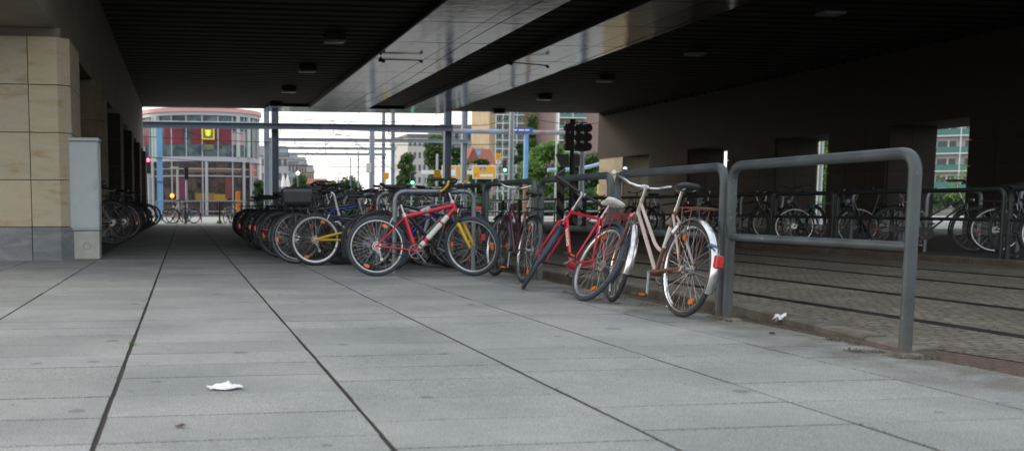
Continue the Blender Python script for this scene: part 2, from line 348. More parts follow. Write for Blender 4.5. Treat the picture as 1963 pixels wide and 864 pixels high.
# drip strip under the right ceiling edge
g = G(); y = Y0; outl = [(Y0,5.19)]
while y < Y1-.5: outl += [(y,5.10),(y+.001,5.02),(y+.3,5.02),(y+.301,5.10)]; y += .5
outl.append((y,5.19)); n_ = len(outl)
g.add([(19.5,a,b) for a,b in outl]+[(19.64,a,b) for a,b in outl], [tuple(range(n_)), tuple(range(2*n_-1,n_-1,-1))]+[(i,(i+1)%n_,n_+(i+1)%n_,n_+i) for i in range(n_)])
bpart(g, 'cable_bracket', M_VOID)
# slatted soffit in three fields, boards running across
def soffit(xa, xb):
    g = G(); y = Y0
    while y < Y1-.2:
        g.box(xa, xb, y+.02, min(y+.38, Y1), 5.20, 5.225); y += .62
    return g
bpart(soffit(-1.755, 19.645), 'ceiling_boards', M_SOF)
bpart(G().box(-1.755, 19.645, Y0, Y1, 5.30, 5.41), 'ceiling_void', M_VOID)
# polished metal panels hung under the boards above the two tracks
def gloss(name, c, rough):
    m = bpy.data.materials.new(name); m.use_nodes = True; n = m.node_tree.nodes; l = m.node_tree.links; b = n['Principled BSDF']
    b.inputs['Metallic'].default_value = 1.0; tcn = n.new('ShaderNodeTexCoord')
    t = n.new('ShaderNodeTexNoise'); t.inputs['Scale'].default_value = 2.2; t.inputs['Detail'].default_value = 7; t.inputs['Distortion'].default_value = .6; l.new(tcn.outputs['Object'], t.inputs['Vector'])
    r = n.new('ShaderNodeValToRGB'); r.color_ramp.elements[0].position = .3; r.color_ramp.elements[0].color = (*[x*.35 for x in c],1); r.color_ramp.elements[1].position = .7; r.color_ramp.elements[1].color = (*c,1)
    l.new(t.outputs['Fac'], r.inputs[0]); g_ = n.new('ShaderNodeNewGeometry')
    rr = n.new('ShaderNodeValToRGB'); rr.color_ramp.elements[0].color = (.55,.55,.56,1); rr.color_ramp.elements[1].color = (1.2,1.2,1.2,1); l.new(g_.outputs['Random Per Island'], rr.inputs[0])
    x = n.new('ShaderNodeMix'); x.data_type = 'RGBA'; x.blend_type = 'MULTIPLY'; x.inputs[0].default_value = 1; l.new(r.outputs[0], x.inputs[6]); l.new(rr.outputs[0], x.inputs[7]); l.new(x.outputs[2], b.inputs['Base Color'])
    mr = n.new('ShaderNodeMapRange'); mr.inputs['To Min'].default_value = rough-.06; mr.inputs['To Max'].default_value = rough+.05; l.new(t.outputs['Fac'], mr.inputs[0]); l.new(mr.outputs[0], b.inputs['Roughness'])
    bp = n.new('ShaderNodeBump'); bp.inputs['Strength'].default_value = .22; bp.inputs['Distance'].default_value = .02; l.new(t.outputs['Fac'], bp.inputs['Height']); l.new(bp.outputs[0], b.inputs['Normal'])
    return m
M_GLOSS = gloss('polished ceiling panel', (.22,.22,.23), .12)
def panels(x0, x1, split, ya, yb, step=2.9):
    y = ya
    cells = []
    xs = [x0]+split+[x1]
    while y < yb-.05:
        ye = min(y+step, yb)
        for a, b_ in zip(xs[:-1], xs[1:]):
            g = G(); d = rnd.uniform(-.006,.006)
            g.add([(a+.012,y+.022,5.07+d),(b_-.012,y+.022,5.07-d),(b_-.012,ye-.022,5.07),(a+.012,ye-.022,5.07+d*.5),
                   (a+.012,y+.022,5.10),(b_-.012,y+.022,5.10),(b_-.012,ye-.022,5.10),(a+.012,ye-.022,5.10)], [(0,3,2,1),(4,5,6,7),(0,1,5,4),(1,2,6,5),(2,3,7,6),(3,0,4,7)])
            bpart(g, 'polished_panel', M_GLOSS)
        y = ye
panels(5.5, 8.1, [7.05], Y0+.3, 45.5)
panels(9.72, 11.95, [11.0], Y0+.3, 45.5)
panels(3.6, 5.5, [], 43.2, 45.5); panels(8.1, 9.72, [], 43.6, 45.5)
M_TRIM = mat('dark panel edge', (.02,.02,.02), .5)
for a in (5.44, 9.66):
    bpart(G().box(a, a+.055, Y0+.3, 43.3, 5.03, 5.195), 'panel_edge', M_TRIM)
bpart(G().box(5.5, 8.1, Y0+.3, 43.1, 5.105, 5.195), 'panel_carrier', M_TRIM); bpart(G().box(9.72, 11.95, Y0+.3, 43.1, 5.105, 5.195), 'panel_carrier', M_TRIM)
# pillars: stone blocks round a core, plinth course
def pillar(x0, x1, y0, y1, ztop, right_side=True, ch=.16, stone=M_STONE, plinth=M_PLINTH):
    core = G().prism([(x0+.03,y0+.03),(x1-.03-ch,y0+.03),(x1-.03,y0+.03+ch),(x1-.03,y1-.03),(x0+.03,y1-.03)], -.1, ztop-.01)
    o = bpart(core, 'pillar', M_CORE)
    g = G(); gp_ = .006; z = .48
    xs = []
    x = x1-.56 if x1 < 0 else x1-.7
    cuts = [x1-ch]; 
    while x > x0+.1: cuts.append(x); x -= .95
    cuts.append(x0)
    def course(g, z0, z1, d):
        c = list(cuts)
        # front faces; the last one carries the chamfered corner
        for i in range(1, len(c)-1):
            pass
        a = c[1] if len(c) > 2 else x0
        g.prism([(a+gp_,y0-d),(x1-ch+0,y0-d),(x1+d,y0+ch),(x1+d,y0+ch+.42-gp_),(x1-.05,y0+ch+.42-gp_),(x1-.05,y0+ch),(x1-ch-.02,y0+.05),(a+gp_,y0+.05)], z0, z1)
        for i in range(1, len(c)-1):
            g.prism([(c[i+1]+gp_,y0-d),(c[i]-gp_,y0-d),(c[i]-gp_,y0+.05),(c[i+1]+gp_,y0+.05)], z0, z1)
        y = y0+ch+.42
        while y < y1-.02:
            ye = min(y+.8, y1); g.prism([(x1-.05,y+gp_),(x1+d,y+gp_),(x1+d,ye-gp_),(x1-.05,ye-gp_)], z0, z1); y = ye
        # back and left faces
        g.prism([(x0+.0,y1-.05),(x1-.06,y1-.05),(x1-.06,y1),(x0,y1)], z0, z1)
        y = y0+.06
        while y < y1-.06:
            ye = min(y+.8, y1-.06); g.prism([(x0,y+gp_),(x0+.05,y+gp_),(x0+.05,ye-gp_),(x0,ye-gp_)], z0, z1); y = ye
    z = .48; h = (ztop-.48)/4.0 if ztop > 3 else (ztop-.48)/4
    while z < ztop-.05:
        course(g, z+gp_, min(z+h, ztop)-gp_, 0); z += h
    bpart(g, 'cladding', stone, o)
    g = G(); course(g, -.1, .48-gp_, .012); bpart(g, 'plinth', plinth, o)
    g = G().box(x0+.1, x1-.12, y0+.12, y1-.12, ztop-.01, ztop+.14); bpart(g, 'pillar_neck', M_CONC, o)
M_STONEL = stone_mat('half-shade sandstone cladding', (.17,.145,.10), (.16,.13,.085), (.12,.09,.05))  # sandstone copy with part of the shade put into its colour
for y in (14.6, 20.3, 26.0, 31.7, 37.4, 43.2): pillar(-5.2 if y < 20 else -3.7, -1.58, y, y+1.5, 3.14, stone=M_STONE if y < 15 else M_STONEL if y < 21 else M_STONER)  # pillars deeper inside take the darker, shade-coloured stone copies
for (a, b_) in ((3.4,6.1),(9.0,11.7),(14.6,17.2),(20.2,22.81),(25.77,28.37),(31.15,34.12),(37.0,40.3),(42.85,45.4)):  # the two nearest are unseen, added to block light from the right
    # right-hand pillars: mirrored simple clad blocks
    o = bpart(G().box(19.72, 21.2, a+.04, b_-.04, -.1, 3.0), 'pillar', M_CORE)
    g = G(); z = .48
    while z < 2.75:
        y = a
        while y < b_-.1:
            ye = min(y+.87, b_); g.box(19.66, 19.72, y+.006, ye-.006, z+.006, z+.65); y = ye
        g.box(19.725, 20.44, a-.01, a+.04, z+.006, z+.65); g.box(20.452, 21.2, a-.01, a+.04, z+.006, z+.65)
        g.box(19.725, 21.2, b_-.04, b_, z+.006, z+.65); z += .656
    bpart(g, 'cladding', M_STONE if a > 40 else M_STONER, o)  # far end pillar keeps the lit stone, the rest the shade-coloured copy
    bpart(G().box(19.64, 21.22, a-.02, b_+.012, -.09, .474), 'plinth', M_PLINTH, o)
# dark wall added behind the left-hand pillars to keep light from leaking in
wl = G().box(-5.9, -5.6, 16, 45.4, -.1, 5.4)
tag(wl.obj('light_block_wall', M_DARKST, smooth=False), 'dark wall added behind the left row of pillars to keep light out', 'wall')
struct(G().box(-3.6, -1.3, 16.2, 45.0, -.012, .16).obj('raised_ledge', M_FARP, smooth=False))

# ceiling lights
M_HOUS = mat('lamp housing', (.03,.03,.03), .5); M_DIFF = mat('unlit diffuser', (.40,.40,.40), .4, var=.1, scale=20)
def ceiling_light(x, y):
    r = empty('ceiling_light', (x,y,5.2), '', 'ceiling light', 'unlit box lights under the ceiling')
    G().bbox(-.27,.27,-.18,.2,-.15,0,.02).obj('housing', M_HOUS, r)
    G().bbox(-.26,.26,-.2,.18,-.21,-.152,.015).obj('diffuser', M_DIFF, r)
    return r
c0 = ceiling_light(0,0); first = True
rows = [(3.93,[20.1,25.9,31.6,37.2,42.6],'left'),(14.25,[20.7,26.6,32.6,38.4,44.2],'right')]
for X, Ys, side in rows:
    for i, y in enumerate(Ys):
        c = c0 if first else copy_tree(c0); first = False
        c.location = (X, y, 5.2)
        c['label'] = f"unlit box light under the slatted ceiling, {ORD[i]} from the near end of the {side} row"

# brackets carrying the tram wire under the ceiling
M_WIRE = mat('black cable', (.015,.015,.015), .6); M_INS = mat('brown insulator', (.05,.03,.02), .4)
for i,(px,py,qx,qy,Y) in enumerate(((730,95,808,116,28.5),(975,100,1050,126,28.5))):
    a = at(px,py,Y); a.z = min(a.z, 4.98); b_ = at(qx,qy,Y)
    r = empty('wire_bracket', (a.x, Y, 5.05), ('short black pull-off arm under the left polished panel strip','short black pull-off arm under the right polished panel strip')[i], 'wire bracket', 'tram wire brackets')
    G().tube([(0,0,0),(0,0,a.z-5.05)], .03, 6).tube([(0,0,a.z-5.05),(b_.x-a.x,0,b_.z-5.05)], .018, 6).obj('arm', M_WIRE, r)
    G().tube([(-.06,0,a.z-5.06),(.12,0,a.z-5.1)], .05, 8).tube([(b_.x-a.x-.05,0,b_.z-5.05),(b_.x-a.x+.03,0,b_.z-5.1)], .04, 8).obj('insulator', M_INS, r)
for X, nm in ((6.75,'left'),(10.65,'right')):
    pts = [(X+.0, y, 4.62+.06*math.sin(y*.35)) for y in range(int(Y0)-2, 60)]
    tag(G().tube(pts, .008, 5).obj('contact_wire', M_WIRE), f'thin tram contact wire running under the {nm} polished panel strip', 'wire')

# ================================================================== CABINET
cab = empty('electrical_cabinet', (-1.43,14.9,0), 'tall pale grey street cabinet on a concrete base beside the sandstone pillar', 'cabinet')
M_CAB = mat('cabinet paint', (.38,.43,.455), .45, var=.05, scale=6, bump=.05); M_CABB = mat('cabinet base concrete', (.38,.39,.36), .8, var=.08, scale=8, bump=.3)
G().bbox(-.215,.215,-.15,.19,0,.42,.012).obj('base', M_CABB, cab)
G().bbox(-.225,.225,-.165,.20,.425,1.70,.01).obj('body', M_CAB, cab)
G().bbox(-.24,.24,-.185,.215,1.70,1.755,.012).obj('lid', M_CAB, cab)
d = G().bbox(-.205,.205,-.174,-.166,.46,1.68,.003).obj('door', M_CAB, cab)
G().bbox(.15,.18,-.195,-.174,1.02,1.14,.004).obj('handle', M_CAB, d)
for z_ in (.6,1.1,1.55): G().cyl((-.207,-.178,z_-.03),(-.207,-.178,z_+.03),.008,8).obj('hinge', M_CAB, d)
G().box(-.217,.217,-.17,-.1655,.47,.475).obj('seam', M_DIRT, cab, smooth=False)
G().rev([(.048,-.004),(.052,-.004),(.052,.0),(.048,.0)], (.03,-.151,.2), n=24).obj('ring_mark', mat('ring mark', (.22,.22,.2), .8), cab)

# ================================================================== RAILINGS
M_RAILP = mat('railing paint', (.060,.078,.084), .42, var=.14, scale=9, bump=.12, bscale=60, coat=.15)
def chipped(name, c, chip):
    m = mat(name, c, .45, var=.2, scale=5, bump=.15, bscale=60, coat=.1); n = m.node_tree.nodes; l = m.node_tree.links; b = n['Principled BSDF']
    src = b.inputs['Base Color'].links[0].from_socket; tcn = n.new('ShaderNodeTexCoord'); t = n.new('ShaderNodeTexNoise'); t.inputs['Scale'].default_value = 38; t.inputs['Detail'].default_value = 5; l.new(tcn.outputs['Object'], t.inputs['Vector'])
    t2 = n.new('ShaderNodeTexNoise'); t2.inputs['Scale'].default_value = 2.5; l.new(tcn.outputs['Object'], t2.inputs['Vector'])
    ad = n.new('ShaderNodeMath'); ad.operation = 'MULTIPLY_ADD'; ad.inputs[1].default_value = .35; l.new(t2.outputs['Fac'], ad.inputs[0]); l.new(t.outputs['Fac'], ad.inputs[2])
    r = n.new('ShaderNodeValToRGB'); r.color_ramp.elements[0].position = .87; r.color_ramp.elements[0].color = (0,0,0,1); r.color_ramp.elements[1].position = .89; r.color_ramp.elements[1].color = (1,1,1,1); l.new(ad.outputs[0], r.inputs[0])
    x = n.new('ShaderNodeMix'); x.data_type = 'RGBA'; x.inputs[7].default_value = (*chip,1); l.new(r.outputs[0], x.inputs[0]); l.new(src, x.inputs[6])
    # splash dirt on the lowest part of the posts
    sp_ = n.new('ShaderNodeSeparateXYZ'); l.new(tcn.outputs['Object'], sp_.inputs[0]); m1 = n.new('ShaderNodeMapRange'); m1.inputs['From Min'].default_value = .22; m1.inputs['From Max'].default_value = 0; l.new(sp_.outputs[2], m1.inputs[0])
    m2 = n.new('ShaderNodeMath'); m2.operation = 'MULTIPLY'; l.new(m1.outputs[0], m2.inputs[0]); l.new(t.outputs['Fac'], m2.inputs[1])
    x2 = n.new('ShaderNodeMix'); x2.data_type = 'RGBA'; x2.inputs[7].default_value = (.10,.09,.075,1); l.new(m2.outputs[0], x2.inputs[0]); l.new(x.outputs[2], x2.inputs[6]); l.new(x2.outputs[2], b.inputs['Base Color']); return m
M_RAILP = chipped('chipped railing paint', (.048,.063,.069), (.16,.17,.17))
M_RAILD = mat('dark railing paint', (.02,.026,.026), .5, var=.14, scale=9)
M_RACK = mat('rack galvanised steel', (.20,.225,.25), .42, .55, var=.12, scale=14)
def railing(L, label, m=M_RAILP, group=None, H=1.035, r=.031, mid=.56):
    o = empty('railing', (0,0,0), label, 'railing', group)
    c = .11
    pts = [(0,0,-.02),(0,0,H-c)]+arc((0,0,H-c),(0,0,H),(0,c,H),7)[1:]+arc((0,L-c,H),(0,L,H),(0,L,H-c),7)+[(0,L,-.02)]
    G().tube(pts, r, 16).obj('hoop', m, o, ang=60)
    G().cyl((0,r*.6,mid),(0,L-r*.6,mid), r*.82, 14).obj('cross_rail', m, o)
    return o
near_lab = ['dark grey tube railing nearest the camera, standing free at the right','dark grey tube railing behind the silver step-through bicycle','dark grey tube railing behind the leaning red bicycle',
            'dark grey tube railing behind the dark purple bicycle','dark grey tube railing just beyond the red bicycle with yellow forks','dark grey railing further back, behind the rack of bicycles, first of the far part','dark grey railing further back, second beyond the purple bicycle','dark grey railing deep in the underpass, third beyond the purple bicycle','dark grey railing deep in the underpass, fourth beyond the purple bicycle','dark grey railing deepest in the underpass']
ys_r = [4.58, 6.37, 8.2, 10.08, 11.86, 13.66, 15.46, 17.26, 19.06]
rp = railing(1.69, near_lab[0], group='railings along the tram road')
for i, y in enumerate(ys_r):
    o = rp if i == 0 else copy_tree(rp)
    o.location = (3.66, y, 0); o['label'] = near_lab[i]
fr = railing(1.66, '', M_RAILD, 'railings on the far side of the tracks', H=.93, mid=.52)
yf = 10.2; i = 0
while yf < 44:
    o = fr if i == 0 else copy_tree(fr); o.location = (10.9, yf, .07)
    o['label'] = f"dark green railing across the tram tracks, {ORD[i]} from the right end of its row"; yf += 1.77; i += 1
# bicycle hoops
def hoop(W=.93, H=.94):
    o = empty('bicycle_stand', (0,0,0), '', 'bicycle stand', None)
    c = .13; pts = [(0,0,-.02),(0,0,H-c)]+arc((0,0,H-c),(0,0,H),(c,0,H),7)[1:]+arc((W-c,0,H),(W,0,H),(W,0,H-c),7)+[(W,0,-.02)]
    G().tube(pts, .026, 14).obj('tube', M_RACK, o, ang=60); return o
hp = hoop()
for i in range(13):
    o = hp if i == 0 else copy_tree(hp)
    o.location = (2.40+rnd.uniform(-.03,.03), 11.13+1.2*i, 0); o['group'] = 'bicycle stands of the middle row'
    o['label'] = ('grey tube bicycle stand right behind the red bicycle with yellow forks' if i == 0 else f"grey tube bicycle stand of the middle row, {ORD[i]} counted back from the yellow-forked bicycle")
for i in range(14):
    o = copy_tree(hp); o.location = (11.5, 10.6+1.75*i, .07); o['group'] = 'bicycle stands beyond the tracks'
    o['label'] = f"grey tube bicycle stand behind the far railing, {ORD[i]} from the right"
o = G().tube([(0,0,-.02),(0,0,.26)]+arc((0,0,.26),(0,0,.33),(.07,0,.33),5)[1:]+[(.2,0,.33)], .018, 10).obj('low_wheel_guide', M_RACK)
o.location = (2.16, 11.9, 0); tag(o, 'short bent grey tube low behind the rear wheel of the red yellow-forked bicycle', 'wheel guide')

# ================================================================== BICYCLES
M_TYRE = mat('tyre rubber', (.028,.031,.035), .8, var=.25, scale=12, bump=.3, bscale=120)
M_TYREB = mat('bluish tyre', (.035,.048,.062), .75, var=.25, scale=12, bump=.3, bscale=120)
M_ALU = mat('aluminium', (.55,.55,.55), .32, .75, var=.12, scale=18)
M_CHR = mat('worn chrome', (.62,.63,.65), .2, .9, var=.2, scale=14)
M_CRANK = mat('grey crank alloy', (.20,.20,.205), .42, .7, var=.15, scale=18)
M_SPOKE = mat('spoke steel', (.45,.45,.46), .35, .8)
M_BLK = mat('black plastic', (.02,.02,.022), .45, var=.2, scale=20)
M_BLKSAD = mat('black saddle cover', (.02,.022,.025), .4, var=.2, scale=20)
M_CHAIN = mat('oily chain', (.05,.035,.025), .5, .6)
M_ORR = mat('orange reflector', (.60,.13,.008), .25, coat=.6, var=.15, scale=60)
M_REDR = mat('red reflector', (.5,.008,.015), .22, coat=.6, var=.15, scale=60)
M_WHT = mat('white plastic', (.62,.62,.58), .4, var=.05)
M_LAMP = mat('lamp glass', (.7,.7,.68), .1, .5)
def paint(name, c, rough=.3): return mat('paint '+name, c, rough, var=.1, scale=10, coat=.35)
P = {n: paint(n, c) for n, c in dict(red=(.50,.008,.035), darkred=(.20,.008,.012), navy=(.022,.035,.06), yellow=(.55,.36,.008), purple=(.10,.035,.32),
     plum=(.07,.012,.03), black=(.015,.015,.017), grey=(.16,.17,.18), blue=(.02,.05,.35), green=(.015,.07,.045), teal=(.03,.12,.12), silver=(.4,.41,.43),
     white=(.6,.6,.58), lightblue=(.28,.48,.56), brown=(.14,.06,.03), orange=(.5,.1,.02), magenta=(.2,.01,.1)).items()}
M_PINK = mat('faded champagne paint', (.48,.40,.385), .40, color2=(.42,.32,.28), scale=9, bump=.1)
M_RUST = mat('rusty brown paint', (.17,.075,.048), .55, color2=(.10,.045,.032), scale=16, bump=.2)

def bicycle(label, group=None, kind='mtb', R=.335, wb=1.06, tr=.024, steer=0., frame='red', fork=None, spokes=28, rim_m=None, tyre_m=None, seat=True, seat_z=.93,
            seat_m=None, bar='flat', bar_m=None, bar_z=.98, guards=None, rack=False, barends=None, tail=False, lamp=False, grip_m=None, step=False, crank=0.6,
            post_m=None, refl=True, susp=False, text=None, swing=None, rim_h=.016, chaincase=False, basket=False, bag=False, seg=10, ntyre=56, gears=True, leverm=None, tbr=None, nrefl=2):
    root = empty('bicycle', (0,0,0), label, 'bicycle', group)
    fm = frame if not isinstance(frame, str) else P[frame]
    fk = fm if fork is None else (fork if not isinstance(fork, str) else P[fork])
    rim_m = rim_m or M_ALU; tyre_m = tyre_m or M_TYRE; bar_m = bar_m or M_ALU; grip_m = grip_m or M_BLK; post_m = post_m or M_ALU; seat_m = seat_m or M_BLKSAD
    fat = kind == 'mtb'
    ha = math.radians(70); ax = Vector((-math.cos(ha), 0, math.sin(ha)))
    fa = Vector((wb, 0, R)); perp = Vector((math.sin(ha), 0, math.cos(ha)))
    p0 = fa - perp*.045; crown = p0 + ax*(.41 if fat else .385); htop = crown + ax*(.12 if fat else .15)
    bb = Vector((.435, 0, .275 if fat else .28)); sa = math.radians(72); sx = Vector((-math.cos(sa), 0, math.sin(sa)))
    st_len = .43 if fat else .50
    st = bb + sx*st_len
    rt = Matrix.Translation(p0) @ Matrix.Rotation(steer, 4, ax) @ Matrix.Translation(-p0)
    tb = tbr or (.019 if fat else .0135)
    # frame
    g = G()
    hb = crown + ax*.02
    g.cyl(hb, htop, tb*1.12, seg)
    if swing:
        pass
    if step:
        tt_end = bb + sx*.20
        if step == 'bent':
            mid = bb + sx*.17 + Vector((.06,0,.02))
            g.tube([htop-ax*.03+Vector((0,0,0)), htop-ax*.03+(mid-htop)*.78] + arc(htop-ax*.03+(mid-htop)*.80, mid+Vector((.0,0,-.02)), bb+sx*.175, 6), tb, seg)
            g.cyl(hb+ax*.03, bb, tb*1.1, seg)
        else:
            g.cyl(htop-ax*.03, bb+sx*.22, tb, seg); g.cyl(hb+ax*.025, bb, tb*1.1, seg)
    elif swing:
        # suspension frame: long horizontal beam and kinked front triangle
        q = Vector((st.x+.02, 0, st.z-.07))
        g.tube([q, Vector((htop.x-.16,0,q.z-.03)), htop-ax*.03], tb*1.15, seg)
        g.cyl(q+Vector((-.0,0,.03)), q+Vector((.05,0,-.22)), tb, seg)
        g.cyl(hb+ax*.02, Vector((.50,0,.36)), tb*1.1, seg); g.cyl(Vector((.50,0,.36)), bb, tb*1.1, seg)
    else:
        g.cyl(htop-ax*.035, st-sx*.03, tb*1.0, seg); g.cyl(hb+ax*.025, bb, tb*1.18, seg)
    if not swing:
        g.cyl(bb, st, tb, seg)
    g.cyl(bb-Vector((0,.036,0)), bb+Vector((0,.036,0)), .022, 12)
    swg = G()
    tgt = swg if swing else g
    for s in (-1, 1):
        dr = Vector((0, s*.058, R))
        if swing:
            piv = Vector((.43, s*.02, .43)); 
            tgt.tube([dr, Vector((.16, s*.055, R+.045)), piv+Vector((0,0,.02))], .016, seg); tgt.tube([dr, Vector((.40, s*.03, R-.005))], .014, seg)
        else:
            top = st - sx*(.03 if not step else .05)
            g.tube([dr, top+Vector((-.05,s*.022,-.05)), top+Vector((0,s*.012,0))], [.008,.009,.009], 8)
            g.tube([dr, Vector((.3, s*.04, .30)), bb+Vector((0,s*.02,0))], [.010,.010,.011], 8)
        tgt.cyl(dr-Vector((0,.004,0)), dr+Vector((0,.004,0)), .022, 8)
    fo = g.obj('frame', fm, root)
    if swing:
        swg.cyl((.43,-.02,.45),(.43,.02,.45),.03,10); swg.add([(.40,-.02,.46),(.46,-.02,.44),(.48,-.02,.36),(.44,-.02,.36),(.40,.02,.46),(.46,.02,.44),(.48,.02,.36),(.44,.02,.36)],[(0,1,2,3),(7,6,5,4),(0,4,5,1),(1,5,6,2),(2,6,7,3),(3,7,4,0)])
        swg.obj('swing_arm', swing if not isinstance(swing,str) else P[swing], root)
        G().cyl((.40,0,.47),(.30,.0,.56),.018,8).tube([(.24,.045,.56),(.42,.045,.59)],.012,6).obj('shock', M_ALU, root)
    # fork
    g = G(); g.cyl(crown-ax*.015, crown+ax*.03, .024 if fat else .018, 12)
    for s in (-1, 1):
        off = Vector((0, s*(.056 if fat else .05), 0))
        if susp:
            g.tube([fa+off, p0+off+ax*.26+perp*.012, p0+off+ax*.29], [.017,.024,.024], 12)
        else:
            g.tube([fa+off, fa+off+ax*.08-perp*.012, p0+off+ax*.2, crown+off*.9-ax*.01, crown+off*.5+ax*.005], [.008,.009,.012,.013,.012], 8)
    g.cyl(fa-Vector((0,.066,0)), fa+Vector((0,.066,0)), .010, 8)
    g.obj('fork', fk, root, rt)
    if susp:
        g = G()
        for s in (-1, 1):
            off = Vector((0, s*.056, 0)); g.tube([p0+off+ax*.27, crown+off], .016, 10)
        g.tube([crown+Vector((0,-.07,0)), crown+Vector((0,.07,0))], .022, 10)
        g.tube([p0+ax*.29+Vector((.0,-.056,0)), p0+ax*.33+Vector((.03,-.05,0)), p0+ax*.36+Vector((.03,0,0)), p0+ax*.33+Vector((.03,.05,0)), p0+ax*.29+Vector((0,.056,0))], .011, 8)
        g.obj('fork_crown', M_BLK, root, rt)
    # wheels
    def wheel(c, M, rear):
        g = G(); hub_r = .022
        g.cyl(c-Vector((0,.032,0)), c+Vector((0,.032,0)), .014, 10); 
        for s in (-1,1): g.cyl(c+Vector((0,s*.028,0)), c+Vector((0,s*.033,0)), .03 if rear else hub_r, 12)
        rr = R-tr*2+.002
        for k in range(spokes):
            a = 2*PI*k/spokes; s = -1 if k % 2 else 1; da = (.32 if (k//2) % 2 else -.32)
            p = c + Vector((math.cos(a+da)*.026, s*.03, math.sin(a+da)*.026)); q = c+Vector((math.cos(a)*rr, 0, math.sin(a)*rr))
            g.tube([p, q], .0011, 3)
        wo_ = g.obj('wheel', M_SPOKE, root, M, ang=30)
        prof = [(R-tr+tr*math.cos(t), tr*.95*math.sin(t)) for t in [2*PI*k/10 for k in range(10)]]
        G().rev(prof, c, n=ntyre).obj('tyre', tyre_m, wo_, M)
        ro = R-tr*1.75; rw = tr*.62
        G().rev([(ro, rw), (ro-rim_h*.5, rw), (ro-rim_h, rw*.5), (ro-rim_h, -rw*.5), (ro-rim_h*.5, -rw), (ro, -rw)], c, n=ntyre).obj('rim', rim_m, wo_, M)
        if refl:
            for k, a in enumerate((1.9, 5.1)[:nrefl]):
                a += (0.35+nrefl if rear else .6*nrefl); q = c + Vector((math.cos(a), 0, math.sin(a)))*(R*.72); t_ = Vector((-math.sin(a), 0, math.cos(a))); nn = Vector((math.cos(a),0,math.sin(a)))
                g = G(); ring = lambda y: [q+t_*(.034*math.cos(u))+nn*(.019*math.sin(u))+Vector((0,y,0)) for u in [2*PI*j/10 for j in range(10)]]
                g.loft([ring(-.006), ring(.006)]); g.obj('reflector', M_ORR, wo_, M)
        if rear and gears:
            g = G(); 
            for j in range(5): g.cyl(c+Vector((0,-.036-j*.003,0)), c+Vector((0,-.0375-j*.003,0)), .05-j*.005, 18)
            g.obj('sprockets', M_ALU, wo_, M)
    I = Matrix.Identity(4)
    wheel(Vector((0,0,R)), I, True); wheel(fa, rt, False)
    # crank, pedals, chain (right side is -y)
    g = G(); cr_r = .085
    g.rev([(cr_r,-.046),(cr_r,-.042),(cr_r-.012,-.042),(cr_r-.012,-.046)], bb, n=28)
    for k in range(5):
        a = 2*PI*k/5; g.tube([bb+Vector((0,-.044,0)), bb+Vector((math.cos(a)*(cr_r-.008),-.044,math.sin(a)*(cr_r-.008)))], .006, 5)
    d = Vector((math.cos(crank), 0, math.sin(crank)))
    ends = []
    for s in (-1, 1):
        e = bb + Vector((0, s*.065, 0)) + d*(.17*(-s)); ends.append((e, s)); g.tube([bb+Vector((0,s*.055,0)), e], [.013,.010], 8)
        g.cyl(bb+Vector((0,s*.03,0)), bb+Vector((0,s*.066,0)), .012, 8)
    ck = g.obj('crankset', M_CRANK, root)
    for e, s in ends:
        G().cyl(e, e+Vector((0,s*.03,0)), .007, 6).bbox(e.x-.045,e.x+.045,min(e.y+s*.025,e.y+s*.105),max(e.y+s*.025,e.y+s*.105),e.z-.012,e.z+.012,.004).obj('pedal', M_BLK, ck)
        if refl:
            pr_ = G()
            for sx_ in (-1, 1): pr_.box(e.x+sx_*.046-.002, e.x+sx_*.046+.002, e.y+s*.065-.024, e.y+s*.065+.024, e.z-.008, e.z+.008)
            pr_.obj('pedal_reflector', M_ORR, ck)
    rc = .036
    path = [Vector((rc*math.cos(a), -.044, R+rc*math.sin(a))) for a in [PI*.5+PI*k/6 for k in range(7)]] + [bb+Vector((cr_r*math.cos(a), -.044, cr_r*math.sin(a)))-Vector((0,0,0)) for a in [PI*1.5+PI*k/8 for k in range(9)]]
    G().tube(path, .0055, 5, closed=True).obj('chain', M_CHAIN, root)
    if gears and fat:
        G().cyl((.02,-.06,R-.06),(.02,-.045,R-.06),.02,10).tube([(.0,-.055,R-.01),(.02,-.058,R-.06),(.05,-.052,R-.14)],.012,6).cyl((.05,-.058,R-.14),(.05,-.045,R-.14),.019,10).obj('derailleur', M_ALU, root)
    if chaincase:
        G().loft([[(-.06,y,R-.045),(.30,y,R-.05),(.47,y,.18),(.55,y,.24),(.54,y,.33),(.44,y,.38),(-.04,y,R+.05)] for y in (-.056,-.04)]).obj('chain_guard', fm, root)
    # seat post and saddle
    stop = st + sx*.02
    if seat or seat is None:
        sp_top = bb + sx*((seat_z-.05-bb.z)/sx.z)
        G().cyl(st-sx*.02, sp_top, .0125, 10).cyl(st-sx*.02, st+sx*.01, tb*1.15, 10).obj('seat_post', post_m, root)
    if seat == False:
        G().cyl(st-sx*.02, st+sx*.11, .0135, 10).cyl(st-sx*.03, st+sx*.01, tb*1.2, 10).obj('seat_post', post_m, root)
    if seat:
        c = sp_top + Vector((0,0,.05)); wide = 1.25 if not fat else 1.0
        rings = []
        for x, wd, zz, th in ((-.135,.035,.0,.02),(-.125,.055,.008,.035),(-.09,.072,.012,.045),(-.04,.062,.006,.045),(.01,.036,.0,.038),(.07,.023,.0,.032),(.12,.018,-.004,.028),(.14,.010,-.010,.018)):
            wd *= wide; th *= (1.45 if not fat else 1.0)
            rings.append([(c.x+x, wd*math.cos(t), c.z+zz-th*.45+(th*.55 if math.sin(t) > 0 else th*.5)*math.sin(t)-(.010*(1-abs(math.cos(t))) if math.sin(t) > 0 and x < 0 else 0)) for t in [2*PI*k/14 for k in range(14)]])
        sd_ = G().loft(rings).obj('saddle', seat_m, root, ang=70)
        g = G()
